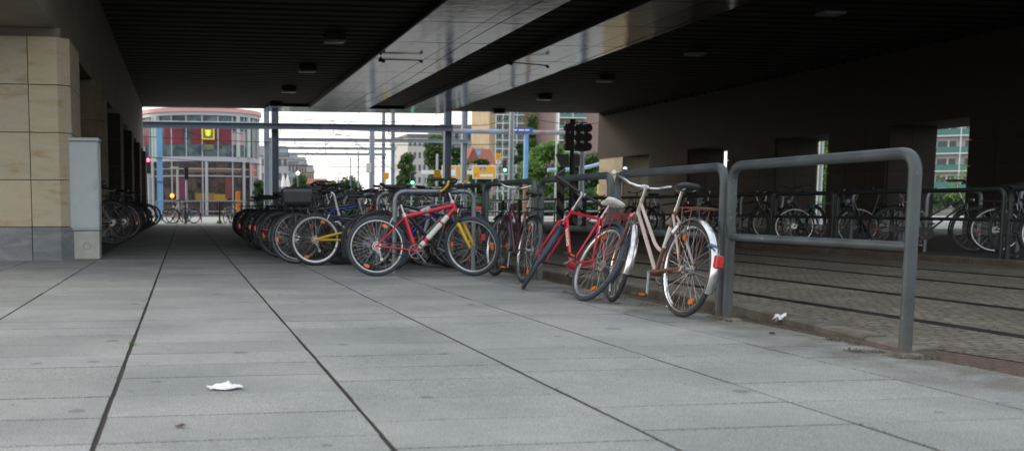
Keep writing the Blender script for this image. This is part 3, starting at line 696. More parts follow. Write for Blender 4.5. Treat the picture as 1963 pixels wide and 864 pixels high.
        for s in (-1,1): g.tube([(c.x-.10,s*.035,c.z-.025),(c.x-.05,s*.022,c.z-.05),(c.x+.04,s*.02,c.z-.05),(c.x+.12,s*.008,c.z-.02)], .0035, 5)
        if not fat:
            for s in (-1,1):
                g.tube([(c.x-.10+.015*math.cos(t), s*.04+.015*math.sin(t), c.z-.055+.0045*t/1.0) for t in [k*.7 for k in range(0,18)]], .003, 4)
        g.obj('saddle_rail', M_SPOKE, sd_)
    # stem and bars
    g = G(); s0 = htop; top = htop + ax*max(.03, (bar_z-.02-htop.z)/ax.z)
    g.cyl(s0-ax*.01, s0+ax*.02, tb*1.25, 12)
    g.cyl(s0, top, .0125, 10)
    fwd = Vector((.07 if fat else .05, 0, .01)); bc = top + fwd
    g.tube([top-ax*.012, bc], [.015,.016], 10); g.cyl(bc-Vector((0,.025,0)), bc+Vector((0,.025,0)), .019, 10)
    g.obj('stem', M_ALU if not fat else post_m, root, rt)
    def b3(x,y,z): return bc + Vector((x,y,z))
    if bar == 'flat':
        half = [(0,0,0),(-.003,.06,0),(-.012,.16,.006),(-.035,.29,.010)]
    elif bar == 'riser':
        half = [(0,0,0),(0,.05,0),(-.01,.11,.03),(-.02,.17,.04),(-.05,.30,.045)]
    else:   # swept city bar
        half = [(0,0,0),(.03,.05,0),(.055,.11,.012),(.045,.18,.04),(-.0,.235,.055),(-.07,.262,.052),(-.17,.285,.045)]
    pts = [b3(x,-y,z) for x,y,z in half[::-1]] + [b3(x,y,z) for x,y,z in half[1:]]
    hb_ = G().tube(pts, .0115, 10).obj('handlebar', bar_m, root, rt, ang=70)
    for s in (-1, 1):
        a, b_ = Vector((half[-2][0], s*half[-2][1], half[-2][2])), Vector((half[-1][0], s*half[-1][1], half[-1][2]))
        ll = (b_-a).length; dd = (b_-a)/ll; p_ = bc + b_ - dd*min(.12, ll*.9)
        G().tube([p_, bc+b_+dd*.005], .0165, 10).obj('grip', grip_m, hb_, rt)
        lp = p_ - dd*.02
        G().tube([lp, lp+Vector((.035,0,-.01)), lp+Vector((.045,0,-.02))+dd*.09], [.010,.007,.005], 6).cyl(lp-dd*.015, lp+dd*.015, .016, 8).obj('brake_lever', leverm or M_BLK, hb_, rt)
        if barends:
            e = bc+b_-dd*.005
            G().tube([e, e+Vector((.05,0,.03)), e+Vector((.09,-s*.01,.075)), e+Vector((.095,-s*.03,.12))], .012, 8).obj('bar_end', barends, hb_, rt)
        cb = G(); mid = crown + Vector((.04, 0, .12))
        cb.tube([lp, lp+Vector((.10,-s*.05,.0)), mid+Vector((.05,s*.03,.1)), mid, crown+Vector((.02, s*.02, -.02))], .0028, 4)
        cb.obj('brake_cable', M_WIRE, hb_, rt)
    # brakes
    g = G()
    for s in (-1,1): g.tube([crown+perp*.03+Vector((0,s*.03,-.06)), crown+perp*.04+Vector((0,s*.035,.0)), crown+perp*.035+Vector((0,s*.012,.03))], .007, 6)
    g.obj('front_brake', M_ALU, root, rt)
    g = G()
    a = 2.15
    for s in (-1,1): g.tube([Vector((math.cos(a)*(R-.06), s*.034, R+math.sin(a)*(R-.06))), Vector((math.cos(a)*(R+.03), s*.036, R+math.sin(a)*(R+.03)))], .007, 6)
    if not swing: pass
    g2 = G(); a = 1.05
    for s in (-1,1): g2.tube([Vector((math.cos(a)*(R-.05), s*.034, R+math.sin(a)*(R-.05))), Vector((math.cos(a)*(R+.03), s*.03, R+math.sin(a)*(R+.03)))], .007, 6)
    g2.obj('rear_brake', M_ALU, root)
    # mudguards
    if guards is not None:
        gm = guards if not isinstance(guards, str) else P[guards]
        gw = tr+.010
        prof = [(R+.006, -gw),(R+.016, -gw*.8),(R+.024,-gw*.35),(R+.026,0),(R+.024,gw*.35),(R+.016,gw*.8),(R+.006,gw),(R+.004,gw*.95),(R+.013,gw*.74),(R+.021,gw*.33),(R+.023,0),(R+.021,-gw*.33),(R+.013,-gw*.74),(R+.004,-gw*.95)]
        mg = G().rev(prof, Vector((0,0,R)), math.radians(25), math.radians(205), n=36).obj('mudguard', gm, root, ang=60)
        g = G()
        for s in (-1,1):
            for a in (2.7, 3.25): g.tube([(0, s*.05, R), (math.cos(a)*(R+.008), s*gw, R+math.sin(a)*(R+.008))], .0025, 4)
        g.obj('stay', M_SPOKE, mg)
        mf = G().rev(prof, fa, math.radians(52), math.radians(196), n=34)
        o_ = mf.obj('mudguard', gm, root, rt, ang=60)
        g = G()
        for s in (-1,1): g.tube([fa+Vector((0,s*.05,0)), fa+Vector((math.cos(3.1)*(R+.008), s*gw, math.sin(3.1)*(R+.008)))], .0025, 4)
        g.obj('stay', M_SPOKE, o_, rt)
    if rack:
        g = G(); z = 2*R+.085
        for s in (-1,1):
            g.tube([(.20,s*.02,z-.02),(.15,s*.06,z),(-.12,s*.065,z),(-.20,s*.04,z-.0),(-.215,0,z)], .005, 6)
            g.tube([(0,s*.062,R),(-.05,s*.066,z)], .0045, 6)
            g.tube([(.02,s*.062,R+.02),(.08,s*.066,z)], .0045, 6)
        for x in (.1,0,-.1): g.tube([(x,-.062,z),(x,.062,z)], .004, 5)
        g.tube([(.12,0,z),(-.2,0,z)], .004, 5)
        g.obj('luggage_rack', rack if not isinstance(rack, bool) else M_BLK, root)
    if tail and tail != 'rack':
        a = PI*.93; c = Vector((math.cos(a)*(R+.045), 0, R+math.sin(a)*(R+.045)))
        G().bbox(c.x-.02,c.x+.02,c.y-.028,c.y+.028,c.z-.055,c.z+.03,.006).obj('tail_light', M_REDR, root)
    if tail in ('rack','both'):
        z = 2*R+.085; G().bbox(-.245,-.22,-.05,.05,z-.03,z+.02,.006).obj('rack_reflector', M_REDR, root)
    if lamp:
        c = crown + Vector((.09,0,.10))
        g = G(); g.tube([c-Vector((.045,0,0)), c-Vector((.02,0,0)), c+Vector((.02,0,0))], [.012,.034,.038], 14).tube([crown+Vector((0,0,.02)), c-Vector((.02,0,.01))], .006, 5)
        lo = g.obj('headlight', M_CHR if lamp == 'chrome' else M_BLK, root, rt)
        G().cyl(c+Vector((.02,0,0)), c+Vector((.026,0,0)), .035, 14).obj('lens', M_LAMP, lo, rt)
    if basket:
        g = G(); c = crown+Vector((.17,0,.16))
        for z in (0,.06,.12,.18):
            k = .10+z*.25; g.tube([c+Vector((-k,-k*1.3,z)), c+Vector((k,-k*1.3,z)), c+Vector((k,k*1.3,z)), c+Vector((-k,k*1.3,z))], .0035, 4, closed=True)
        for i in range(7):
            t = -1+i/3
            for s in (-1,1):
                g.tube([c+Vector((.1*t,s*.13,0)), c+Vector((.145*t,s*.19,.18))], .0025, 4); g.tube([c+Vector((s*.1,.13*t,0)), c+Vector((s*.145,.19*t,.18))], .0025, 4)
            g.tube([c+Vector((.1*t,-.13,0)), c+Vector((.1*t,.13,0))], .0025, 4)
        g.obj('basket', M_SPOKE, root, rt)
    root['_st'] = 0
    del root['_st']
    return root
def put(o, rear, front=None, yaw=None, lean=0.):
    if front is not None: yaw = math.atan2(front[1]-rear[1], front[0]-rear[0])
    z = rear[2] if len(rear) > 2 else 0
    o.location = (rear[0], rear[1], z); o.rotation_euler = (lean, 0, yaw); return o

# --- silver step-through with rusty parts, nearest, leaning on the railing
b6 = bicycle('champagne and rust step-through city bicycle with chrome mudguards, nearest to the camera', kind='city', R=.335, wb=1.05, tr=.020, steer=-.26, frame=M_PINK, fork=M_RUST,
    rim_m=M_CHR, spokes=36, seat_z=.93, bar='city', bar_m=M_CHR, bar_z=.935, guards=M_CHR, rack=M_RUST, tail=True, step='bent', crank=1.35, post_m=M_CHR, grip_m=M_WHT, leverm=M_CHR, gears=False, ntyre=72, seg=14)
put(b6, (3.42, 6.46), (3.40, 7.50), lean=.13)
# rust coloured rear triangle and seat tube sleeve, bell
def rear_sleeve(root):
    R=.335; bb = Vector((.435,0,.28)); sa = math.radians(72); sx = Vector((-math.cos(sa),0,math.sin(sa))); st = bb+sx*.5
    G().cyl(bb-sx*.01, bb+sx*.20, .0152, 12).cyl(bb+sx*.36, st+sx*.004, .0152, 12).obj('seat_tube_rust', M_RUST, root)
    G().cyl(bb+sx*.20, bb+sx*.36, .0150, 12).obj('seat_tube_band', mat('white band', (.6,.58,.55), .45, var=.08, scale=20), root)
    g = G()
    for s in (-1,1):
        g.tube([(0,s*.058,R),(.3,s*.04,.30),bb+Vector((0,s*.02,0))], [.0118,.0118,.0128], 8)
    g.cyl(bb-Vector((0,.038,0)), bb+Vector((0,.038,0)), .024, 12)
    g.obj('chain_stay', M_RUST, root)
    G().cyl((.12,.058,.62),(.12,.09,.57),.018,10).obj('dynamo', M_CHR, root)
    G().rev([(.001,0),(.026,0),(.024,.012),(.014,.022),(.001,.025)], (.80,.19,1.03), n=16, axis='z').obj('bell', M_CHR, root)
    c = Vector((-.30,0,.56)); G().tube([(-.36,.02,.50),(-.33,.05,.51),(-.29,.04,.50)], .011, 8).obj('lock_cable', mat('blue cable lock', (.05,.16,.22), .4), root)
    G().bbox(-.05,.0,.062,.075,.60,.63,.003).obj('stay_clip', M_CHR, root)
rear_sleeve(b6)
# --- red bicycle leaning hard on the railing
b5 = bicycle('red bicycle with pale frame letters and white saddle, leaning hard against the railing', kind='city', R=.335, wb=1.10, tr=.021, steer=-.42, frame='red', spokes=32, seat_z=.90,
    seat_m=M_WHT, bar='flat', bar_m=M_BLK, bar_z=.99, guards=mat('dark blue mudguard', (.025,.035,.05), .4), rack=paint('rack red', (.25,.01,.015)), tail='rack', barends=M_BLK, crank=-.35, tyre_m=M_TYREB, grip_m=M_BLK, ntyre=72, seg=14)
put(b5, (3.21, 7.70), (3.12, 8.80), lean=.44)
# --- red mountain bike with yellow fork
b2 = bicycle('red mountain bicycle with yellow suspension fork and yellow bar ends, saddle missing', kind='mtb', R=.333, wb=1.06, tr=.026, steer=-.62, frame='red', fork='yellow', susp=True, tbr=.025,
    spokes=32, seat=False, bar='flat', bar_m=M_BLK, bar_z=.97, barends=P['yellow'], crank=-.9, tyre_m=M_TYREB, ntyre=72, seg=14)
put(b2, (2.10, 10.74), (3.15, 10.62), lean=-.05)
def decals(root):
    R=.333; ha = math.radians(70); ax = Vector((-math.cos(ha),0,math.sin(ha))); perp = Vector((math.sin(ha),0,math.cos(ha)))
    fa = Vector((1.06,0,R)); p0 = fa-perp*.045; crown = p0+ax*.41; hb = crown+ax*.02; a = hb+ax*.025; b = Vector((.435,0,.275))
    g = G()
    for t0, t1 in ((.18,.32),(.36,.70),(.78,.92)):
        g.tube([a+(b-a)*t0, a+(b-a)*t1], .0302, 14)
    g.obj('white_decal', M_WHT, root)
    htop = crown+ax*.12; st = b+Vector((-math.cos(math.radians(72)),0,math.sin(math.radians(72))))*.43
    a = htop-ax*.035; b_ = st
    rag = G(); rr = random.Random(5)
    pts = [a+(b_-a)*(.46+.03*i)+Vector((0,rr.uniform(-.012,.012),rr.uniform(-.006,.012))) for i in range(8)]
    rag.tube(pts, [.012,.03,.026,.033,.027,.031,.024,.01], 9); rag.obj('tape_wrap', mat('grey tape', (.45,.43,.42), .7, var=.2, scale=40, bump=.8), root)
decals(b2)
cl = G().tube([(2.95,10.86,.86),(2.90,10.80,.93),(2.82,10.76,.92),(2.80,10.72,.82),(2.87,10.70,.70),(2.84,10.70,.62),(2.78,10.72,.58)], .012, 8).obj('cable_lock', M_BLK)
tag(cl, 'black cable lock looped over the top tube of the yellow-forked red bicycle and the stand', 'cable lock')
# --- dark bicycle with yellow swing arm
b1 = bicycle('dark blue full-suspension bicycle with a yellow rear swing arm, no saddle', kind='mtb', R=.342, wb=1.08, tr=.025, steer=.05, frame='navy', swing='yellow', spokes=36, rim_m=mat('pale rim', (.6,.6,.6), .35, .4),
    seat=False, bar='riser', bar_m=M_ALU, bar_z=1.0, crank=.1, rim_h=.024, ntyre=64, seg=12)
put(b1, (1.69, 12.8), (2.77, 12.74), lean=.03)
G().cyl((.30,0,.70),(.24,0,.93),.0155,10).tube([(.24,0,.93),(.20,0,.95)],.014,8).obj('long_seat_post', M_ALU, b1)
# --- purple
b3 = bicycle('purple bicycle with red rear reflectors behind the front wheel of the red mountain bicycle', kind='city', R=.335, wb=1.06, tr=.020, steer=.1, frame='purple', spokes=24, seat_z=.99, guards='black', tail='both', rack=True, lamp=True, bar_z=1.02)
put(b3, (3.38, 11.75), (3.08, 12.75), lean=.05)
# --- dark purple city bike at the railing
b4 = bicycle('dark plum step-through bicycle with silver swept handlebar, left of the leaning red bicycle', kind='city', R=.335, wb=1.08, tr=.020, steer=.12, frame='plum', spokes=30, step='straight', seat_z=.93, bar='city', bar_m=M_CHR, bar_z=.99, rim_m=M_CHR, rack=True, guards='black', crank=1.2)
put(b4, (3.38, 9.62), (3.42, 10.72), lean=.17)

# --- prototypes for the rows (shared mesh data, paint set per copy)
SP = 20
M_DKR0 = mat('dark anodised rim', (.14,.14,.15), .35, .6, var=.2)
M_CRANKD = mat('dark dull alloy', (.06,.06,.062), .5, .5, var=.15, scale=18); M_ORRD = mat('dull orange reflector', (.22,.05,.006), .35, var=.15, scale=60)
M_REDD = mat('grimy dark reflector', (.06,.004,.006), .4, var=.2, scale=30)  # darker copy of the red reflector for many row bicycles
protos = {}
protos['mtb'] = bicycle('', nrefl=1, rim_m=M_DKR0, bar_m=M_BLK, kind='mtb', R=.335, wb=1.06, frame='grey', spokes=SP, bar='flat', bar_z=.99, seat_z=.95, ntyre=40, seg=8, crank=.5)
protos['riser'] = bicycle('', nrefl=1, rim_m=M_DKR0, bar_m=M_BLK, kind='mtb', R=.335, wb=1.06, frame='grey', spokes=SP, bar='riser', bar_z=1.0, seat_z=.92, susp=True, fork='grey', ntyre=40, seg=8, crank=2.3, steer=.25)
protos['city'] = bicycle('', nrefl=1, rim_m=M_DKR0, bar_m=M_BLK, kind='city', R=.35, wb=1.10, tr=.019, frame='grey', spokes=SP, bar='city', bar_z=1.06, seat_z=.98, guards='black', rack=True, tail=True, lamp='chrome', step='straight', ntyre=40, seg=8, crank=1.2, chaincase=True)
protos['trek'] = bicycle('', nrefl=1, rim_m=M_DKR0, bar_m=M_BLK, kind='city', R=.35, wb=1.08, tr=.019, frame='grey', spokes=SP, bar='flat', bar_z=1.02, seat_z=1.02, guards='black', rack=True, lamp=True, ntyre=40, seg=8, crank=-.4, steer=-.2)
protos['basket'] = bicycle('', nrefl=1, rim_m=M_DKR0, bar_m=M_BLK, kind='city', R=.35, wb=1.08, tr=.019, frame='grey', spokes=SP, bar='city', bar_z=1.04, seat_z=.95, guards='black', rack=True, tail=True, lamp='chrome', step='bent', ntyre=40, seg=8, crank=.7, basket=True, steer=.15)
protos['road'] = bicycle('', nrefl=1, rim_m=M_DKR0, bar_m=M_BLK, kind='city', R=.34, wb=1.03, tr=.014, frame='grey', spokes=SP, bar='flat', bar_z=.98, seat_z=1.0, ntyre=40, seg=8, crank=0)
used = set()
KINDTXT = dict(mtb='mountain bicycle', riser='mountain bicycle with raised handlebar', city='step-through city bicycle', trek='touring bicycle with rack', basket='city bicycle with a wire basket', road='slim racing bicycle')
M_PALE = mat('pale rim', (.6,.6,.6), .35, .4); M_DKRIM = mat('dark rim', (.05,.05,.055), .4, .5, var=.2)
ROWN = [0]
def row_bike(kind, color, label, group, rear, yaw, lean, rim=None):
    ROWN[0] += 1; i_ = ROWN[0]
    if kind in used: o = copy_tree(protos[kind])
    else: o = protos[kind]; used.add(kind)
    o['label'] = label; o['group'] = group
    def setm(ob, name, m):
        for c in ob.children:
            nm = c.name.split('.')[0]
            if nm == name and len(c.material_slots):
                c.material_slots[0].link = 'OBJECT'; c.material_slots[0].material = m
            setm(c, name, m)
    for nm in ('frame','chain_guard'): setm(o, nm, P[color])
    if kind != 'riser': setm(o, 'fork', P[color])
    setm(o, 'tail_light', M_REDR); setm(o, 'reflector', M_ORR)
    for nm in ('seat_post','stem','derailleur'): setm(o, nm, M_ALU)
    setm(o, 'rim', rim or M_DKR0)
    if rb.random() < .65:
        for nm in ('seat_post','stem','derailleur','headlight'): setm(o, nm, M_CRANKD)
    if i_ % 3: setm(o, 'tail_light', M_REDD)
    if 'tracks' in group or rb.random() < .5: setm(o, 'reflector', M_ORRD)
    put(o, rear, yaw=yaw, lean=lean); return o
rb = random.Random(11)
# first copies must be made before the prototypes move out: use the prototype itself last
class _Lazy: pass
CN = dict(black='black', grey='grey', navy='dark blue', green='dark green', silver='silver', blue='blue', darkred='dark red', red='red', purple='purple', brown='brown', teal='turquoise', white='white', lightblue='light blue', plum='plum', orange='orange', magenta='magenta', yellow='yellow')
mid = [(11.62,'trek','grey',1,2.32),(12.10,'riser','silver',-1,3.35),(12.45,'mtb','blue',1,2.35),(13.3,'trek','black',1,1.52),(13.75,'city','navy',-1,2.72),(14.3,'mtb','green',1,1.55),(14.9,'trek','black',1,1.45),(15.4,'mtb','darkred',-1,2.8),
       (15.9,'city','black',1,1.5),(16.6,'riser','grey',1,1.6),(17.2,'trek','navy',-1,2.75),(17.8,'basket','black',1,1.4),(18.4,'mtb','black',1,1.5),(19.1,'trek','brown',-1,2.8),(19.8,'city','grey',1,1.45),(20.6,'mtb','black',1,1.5),
       (21.4,'trek','navy',1,1.5),(22.3,'road','black',-1,2.7),(23.2,'city','black',1,1.5),(24.2,'trek','green',1,1.55),(25.3,'mtb','black',1,1.5)]
mid += [(11.4,'mtb','black',-1,3.4),(11.85,'city','plum',1,2.4),(12.9,'mtb','darkred',-1,3.3),(13.05,'riser','grey',1,2.05),(13.55,'road','blue',1,1.75),(14.05,'trek','black',-1,2.95),(14.6,'riser','navy',-1,2.95),(15.15,'city','black',1,1.55),(15.65,'trek','black',1,1.6),(16.25,'mtb','black',-1,2.9),(16.9,'city','black',1,1.5),(17.5,'trek','black',1,1.45),(18.1,'trek','black',-1,2.8),(18.75,'city','black',1,1.5)]
mid.sort()
CNT = ['first','second','third','fourth','fifth','sixth','seventh','eighth','ninth','tenth','eleventh','twelfth','thirteenth','fourteenth','fifteenth','sixteenth','seventeenth','eighteenth','nineteenth','twentieth','twenty-first','twenty-second','twenty-third','twenty-fourth','twenty-fifth','twenty-sixth','twenty-seventh','twenty-eighth','twenty-ninth','thirtieth','thirty-first','thirty-second','thirty-third','thirty-fourth','thirty-fifth','thirty-sixth']
for i,(y,k,c,dr,x) in enumerate(mid):
    lab = f"{CN[c]} {KINDTXT[k]}, {CNT[i]} behind the red yellow-forked bicycle"
    row_bike(k, c, lab, 'bicycles parked in the middle row', (x+rb.uniform(-.05,.05), y), (0 if dr > 0 else PI)+rb.uniform(-.12,.12), rb.uniform(-.08,.08), (M_PALE if i in (3,9) else rb.choice([None,M_DKRIM])))
# pannier box resting on the rack of the black touring bicycle
pn = empty('pannier_case', (1.50,13.3,.79), 'black hard luggage case on the rack of a bicycle in the middle row', 'luggage case')
M_CASE = mat('black case', (.03,.032,.038), .35, var=.15, scale=6)
G().loft([[(-.13,-.12,0),(.15,-.12,0),(.15,.12,0),(-.13,.12,0)],[(-.17,-.15,.04),(.18,-.15,.04),(.18,.15,.04),(-.17,.15,.04)],[(-.19,-.16,.17),(.19,-.16,.17),(.19,.16,.17),(-.19,.16,.17)]]).obj('case', M_CASE, pn, ang=20)
G().loft([[(-.195,-.165,.172),(.195,-.165,.172),(.195,.165,.172),(-.195,.165,.172)],[(-.19,-.16,.21),(.19,-.16,.21),(.19,.16,.21),(-.19,.16,.21)],[(-.14,-.12,.24),(.15,-.12,.24),(.15,.12,.24),(-.14,.12,.24)]]).obj('lid', M_CASE, pn, ang=20)
# left row against the pillars
left = [(16.3,'trek','black',-1.15),(17.4,'city','brown',-1.2),(18.7,'mtb','black',-1.1),(20.6,'trek','navy',-1.15),(22.7,'city','black',-1.12),(25.2,'mtb','black',-1.1),(28.5,'trek','black',-1.1),(32.5,'mtb','black',-1.05)]
for i,(y,k,c,x) in enumerate(left):
    row_bike(k, c, f"{CN[c]} {KINDTXT[k]} by the left pillars, {CNT[i]} beyond the grey cabinet", 'bicycles by the left pillars', (x, y, .16), PI+rb.uniform(-.08,.08), rb.uniform(-.05,.05), rb.choice([None,M_DKRIM]))
# row beyond the tracks
far = [(10.9,'trek','navy','p'),(11.9,'trek','black','d'),(12.9,'trek','black','p'),(13.8,'city','black','d'),(14.6,'mtb','brown','p'),(15.5,'trek','black','d'),(16.4,'road','teal','p'),(17.3,'city','black',None),(18.2,'mtb','black','d'),
       (19.2,'trek','navy','p'),(20.2,'city','black','d'),(21.3,'mtb','darkred','d'),(22.5,'trek','black','d'),(23.8,'city','black',None),(25.2,'mtb','red','d'),(27,'trek','black','d')]
for i,(y,k,c,rm) in enumerate(far):
    row_bike(k, c, f"{CN[c]} {KINDTXT[k]} behind the far railing, {CNT[i]} from the right", 'bicycles parked across the tracks', (12.22+rb.uniform(-.1,.1) if i % 3 else 11.15, y+.55, .07), (-.62 if i % 3 == 0 else PI+.45)+rb.uniform(-.15,.15) if i != 2 else -.7, rb.uniform(-.1,.1), {'p':M_PALE,'d':M_DKRIM,None:None}[rm])
# pale bicycles outside, beyond the far end
outb = [(321,47.6,'trek','silver',.7,'thin silver bicycle parked outside next to the light blue post'),(338,47.9,'city','darkred',-1.2,'dark red and white bicycle at the street railing beside the slim lamp'),
        (372,47.3,'city','lightblue',-2.7,'pale blue city bicycle standing outside in front of the street railing'),(432,47.4,'trek','teal',1.25,'turquoise bicycle outside near the orange post'),(441,47.9,'mtb','brown',1.3,'brown bicycle beside the turquoise one outside')]
for px, y, k, c, yw, lab in outb:
    p = at(px, 420, y); row_bike(k, c, lab, 'bicycles outside at the street railing', (p.x, y, 0.0), yw, .04)

# ================================================================== TRAM SIGNAL INSIDE THE UNDERPASS
M_SIG = mat('signal black', (.008,.008,.008), .5)
sp = at(1097, 265, 26)
sg = empty('tram_signal', (sp.x, 26, 0), 'black signal post with three columns of round black signal backs beside the tracks', 'traffic signal')
ztop = at(1097,232,26).z; zb = at(1097,297,26).z
G().cyl((0,0,-.02),(0,0,ztop+.02),.055,12).cyl((0,0,ztop-.1),(0,0,ztop+.06),.07,12).obj('post', M_SIG, sg)
for cx_ in (-.13,.17,.395):
    g = G()
    for k in range(3):
        zc = ztop-.19-k*.25; g.tube([(cx_,-.14,zc),(cx_,-.02,zc),(cx_,.10,zc)],[.118,.112,.09],18)
    g.box(cx_-.045,cx_+.045,-.02,.08,ztop-.80,ztop-.08)
    g.obj('signal_head', M_SIG, sg)
g = G().tube([(0,0,ztop-.04),(.4,0,ztop-.04)],.018,6).tube([(0,0,ztop-.80),(.4,0,ztop-.80)],.018,6); g.obj('bracket', M_SIG, sg)
M_SBACK = mat('sign back', (.10,.11,.12), .5, .4, var=.1)
for k,(x0,x1) in enumerate(((-.44,-.06),(-.02,.26))):
    z1 = zb+.02; z0 = z1-.34
    G().add([(x0,.06,z1),(x1,.06,z1),(x1,.06,z0+.02),(x0+(.16 if k==0 else .0),.06,z0),(x0,.075,z1),(x1,.075,z1),(x1,.075,z0+.02),(x0+(.16 if k==0 else 0),.075,z0)],
        [(0,1,2,3),(7,6,5,4),(0,4,5,1),(1,5,6,2),(2,6,7,3),(3,7,4,0)]).obj('sign_back', M_SBACK, sg, smooth=False)
# striped boards
def stripe_mat():
    m = bpy.data.materials.new('dark stripes'); m.use_nodes = True; n = m.node_tree.nodes; l = m.node_tree.links; b = n['Principled BSDF']
    tcn = n.new('ShaderNodeTexCoord'); wv = n.new('ShaderNodeTexWave'); wv.wave_type = 'BANDS'; wv.bands_direction = 'DIAGONAL'; wv.inputs['Scale'].default_value = 1.5
    l.new(tcn.outputs['Object'], wv.inputs['Vector']); r = n.new('ShaderNodeValToRGB'); r.color_ramp.interpolation = 'CONSTANT'; r.color_ramp.elements[0].color = (.01,.01,.01,1); r.color_ramp.elements[1].position = .5; r.color_ramp.elements[1].color = (.16,.14,.12,1)
    l.new(wv.outputs['Fac'], r.inputs[0]); l.new(r.outputs[0], b.inputs['Base Color']); b.inputs['Roughness'].default_value = .6; return m
M_STR = stripe_mat()
for x0 in (-.37, .03): G().box(x0, x0+.21, .065, .09, .25, zb-.32).obj('striped_board', M_STR, sg, smooth=False)

# ================================================================== OUTSIDE: masts, portals, poles
M_MAST = mat('grey blue mast paint', (.23,.27,.32), .55, var=.1, scale=2); M_MASTD = mat('dark blue mast paint', (.105,.135,.18), .55, var=.1, scale=2)
M_LB = mat('light blue steel', (.16,.36,.62), .5, var=.08, scale=2); M_LBR = mat('flaking blue pipe', (.22,.38,.58), .6, color2=(.32,.20,.14), scale=.9, detail=8)
M_GALV = mat('galvanised pole', (.36,.40,.43), .45, .4, var=.08, scale=2)
def hmast(g, x, y, z, w_):   # H section
    g.box(x-w_/2, x-w_/2+.03, y-w_/2, y+w_/2, -.1, z); g.box(x+w_/2-.03, x+w_/2, y-w_/2, y+w_/2, -.1, z); g.box(x-w_/2+.03, x+w_/2-.03, y-.015, y+.015, -.1, z); return g
def beamx(g, x0, x1, y, z, h):
    g.box(x0,x1,y-h/2,y+h/2,z-h/2,z-h/2+.03); g.box(x0,x1,y-h/2,y+h/2,z+h/2-.03,z+h/2); g.box(x0,x1,y-.02,y+.02,z-h/2+.03,z+h/2-.03); return g
def portal(label, Y, pl, pr_, py, mm, w_=.32, h=.24, ext_l=None, top_l=None, top_r=None):
    a = at(pl, py, Y); b_ = at(pr_, py, Y); r = empty('wire_portal', (a.x, Y, 0), label, 'catenary portal')
    hmast(G(), 0, 0, (top_l or a.z+.3), w_).obj('mast', mm, r, smooth=False)
    if pr_ < 1200: hmast(G(), b_.x-a.x, 0, (top_r or a.z+.3), w_).obj('mast', mm, r, smooth=False)
    x0 = -.2 if ext_l is None else at(ext_l, py, Y).x-a.x
    beamx(G(), x0, b_.x-a.x+.2, -w_/2-h/2-.01, a.z, h).obj('cross_beam', mm, r, smooth=False)
    g = G(); k = 0
    for t in (.15,.3,.45,.62,.8):
        xx = x0+(b_.x-a.x-x0)*t; g.tube([(xx,-.3,a.z),(xx,-.3,a.z-.35)],.02,5).tube([(xx,-.3,a.z-.33),(xx+.5,-.3,a.z-.42)],.015,5)
    g.obj('wire_hanger', M_WIRE, r)
    return r
portal('dark blue-grey catenary portal nearest the underpass, with the thickest beam', 52, 527, 858, 243, M_MASTD, .36, .30, ext_l=262, top_l=9, top_r=9)
portal('grey catenary portal behind the first, reaching from the double mast to the slim right mast', 63, 511, 890, 268, M_MAST, .34, .22, top_l=9, top_r=9)
portal('third thin catenary portal with a green-grey beam', 74, 520, 753, 284, M_MAST, .26, .2, top_l=5.6, top_r=9)
portal('fourth, most distant thin catenary portal', 84, 524, 735, 295, M_MAST, .26, .2, top_l=5.3, top_r=9)
def pole(px, ytop, Y, r_, m, label, ybase=None, r1=None, name='pole', cat='pole'):
    p = at(px, 300, Y); z = at(px, ytop, Y).z
    o = empty(name, (p.x, Y, 0), label, cat)
    G().tube([(0,0,-.12),(0,0,z)], [r_, r1 or r_*.8], 12).obj('shaft', m, o); G().cyl((0,0,-.1),(0,0,.25),r_*1.4,12).obj('foot', m, o)
    return o, z
pole(713, 240, 60, .20, M_MAST, 'blue-grey pole with a white box, left of the two slim poles')
b_ = at(706, 322, 59.7); tag(G().bbox(b_.x-.15,b_.x+.15,59.5,59.7,b_.z-.3,b_.z+.3,.02).obj('white_box', M_WHT), 'white box fixed to the blue-grey pole behind the handlebars', 'box')
pole(980, 150, 50, .155, M_GALV, 'stout light grey pole in front of the green-balconied tower')
pole(1066, 180, 70, .07, M_GALV, 'slim grey pole to the right of the tall poplar')
pole(1115, 232, 48, .17, M_MAST, 'grey blue square-looking mast right behind the black tram signal')
pole(838, 295, 75, .10, M_GALV, 'short pale pole left of the wide yellow direction sign')
pole(875, 318, 66, .07, M_GALV, 'thin pale pole in front of the wide yellow direction sign')
pole(650, 330, 95, .06, M_MAST, 'very thin distant pole in the gap above the handlebars, left')
pole(672, 300, 95, .07, M_MAST, 'thin distant pole in the gap above the handlebars, middle')
pole(687, 290, 92, .09, M_MAST, 'thin distant pole in the gap above the handlebars, right')
# light blue tube portal with a flaking pipe
Y = 56; a = at(305, 240, Y); b_ = at(1009, 256, Y); r = empty('pipe_portal', (a.x, Y, 0), 'light blue pipe bridge with flaking cross pipe on two light blue posts', 'pipe bridge')
G().box(-.15,.15,-.15,.15,-.1,a.z).obj('post', M_LB, r, smooth=False)
dx = b_.x-a.x; G().box(dx-.11,dx+.11,-.1,.1,2.2,b_.z).obj('post', M_LB, r, smooth=False); G().box(dx-.1,dx+.1,-.09,.09,-.1,2.19).obj('rusty_post_foot', mat('rusty steel', (.25,.13,.07), .8, var=.3, scale=3), r, smooth=False)
G().tube([(at(262,232,Y).x-a.x,0,a.z+.12),(at(480,240,Y).x-a.x,0,a.z+.1),(at(780,250,Y).x-a.x,0,b_.z+.1),(at(1100,259,Y).x-a.x,0,b_.z+.06)], .13, 12).obj('pipe', M_LBR, r)
for z in (2.1, 3.4): G().box(-.17,.17,-.17,.17,z,z+.08).obj('clamp', M_MASTD, r, smooth=False)
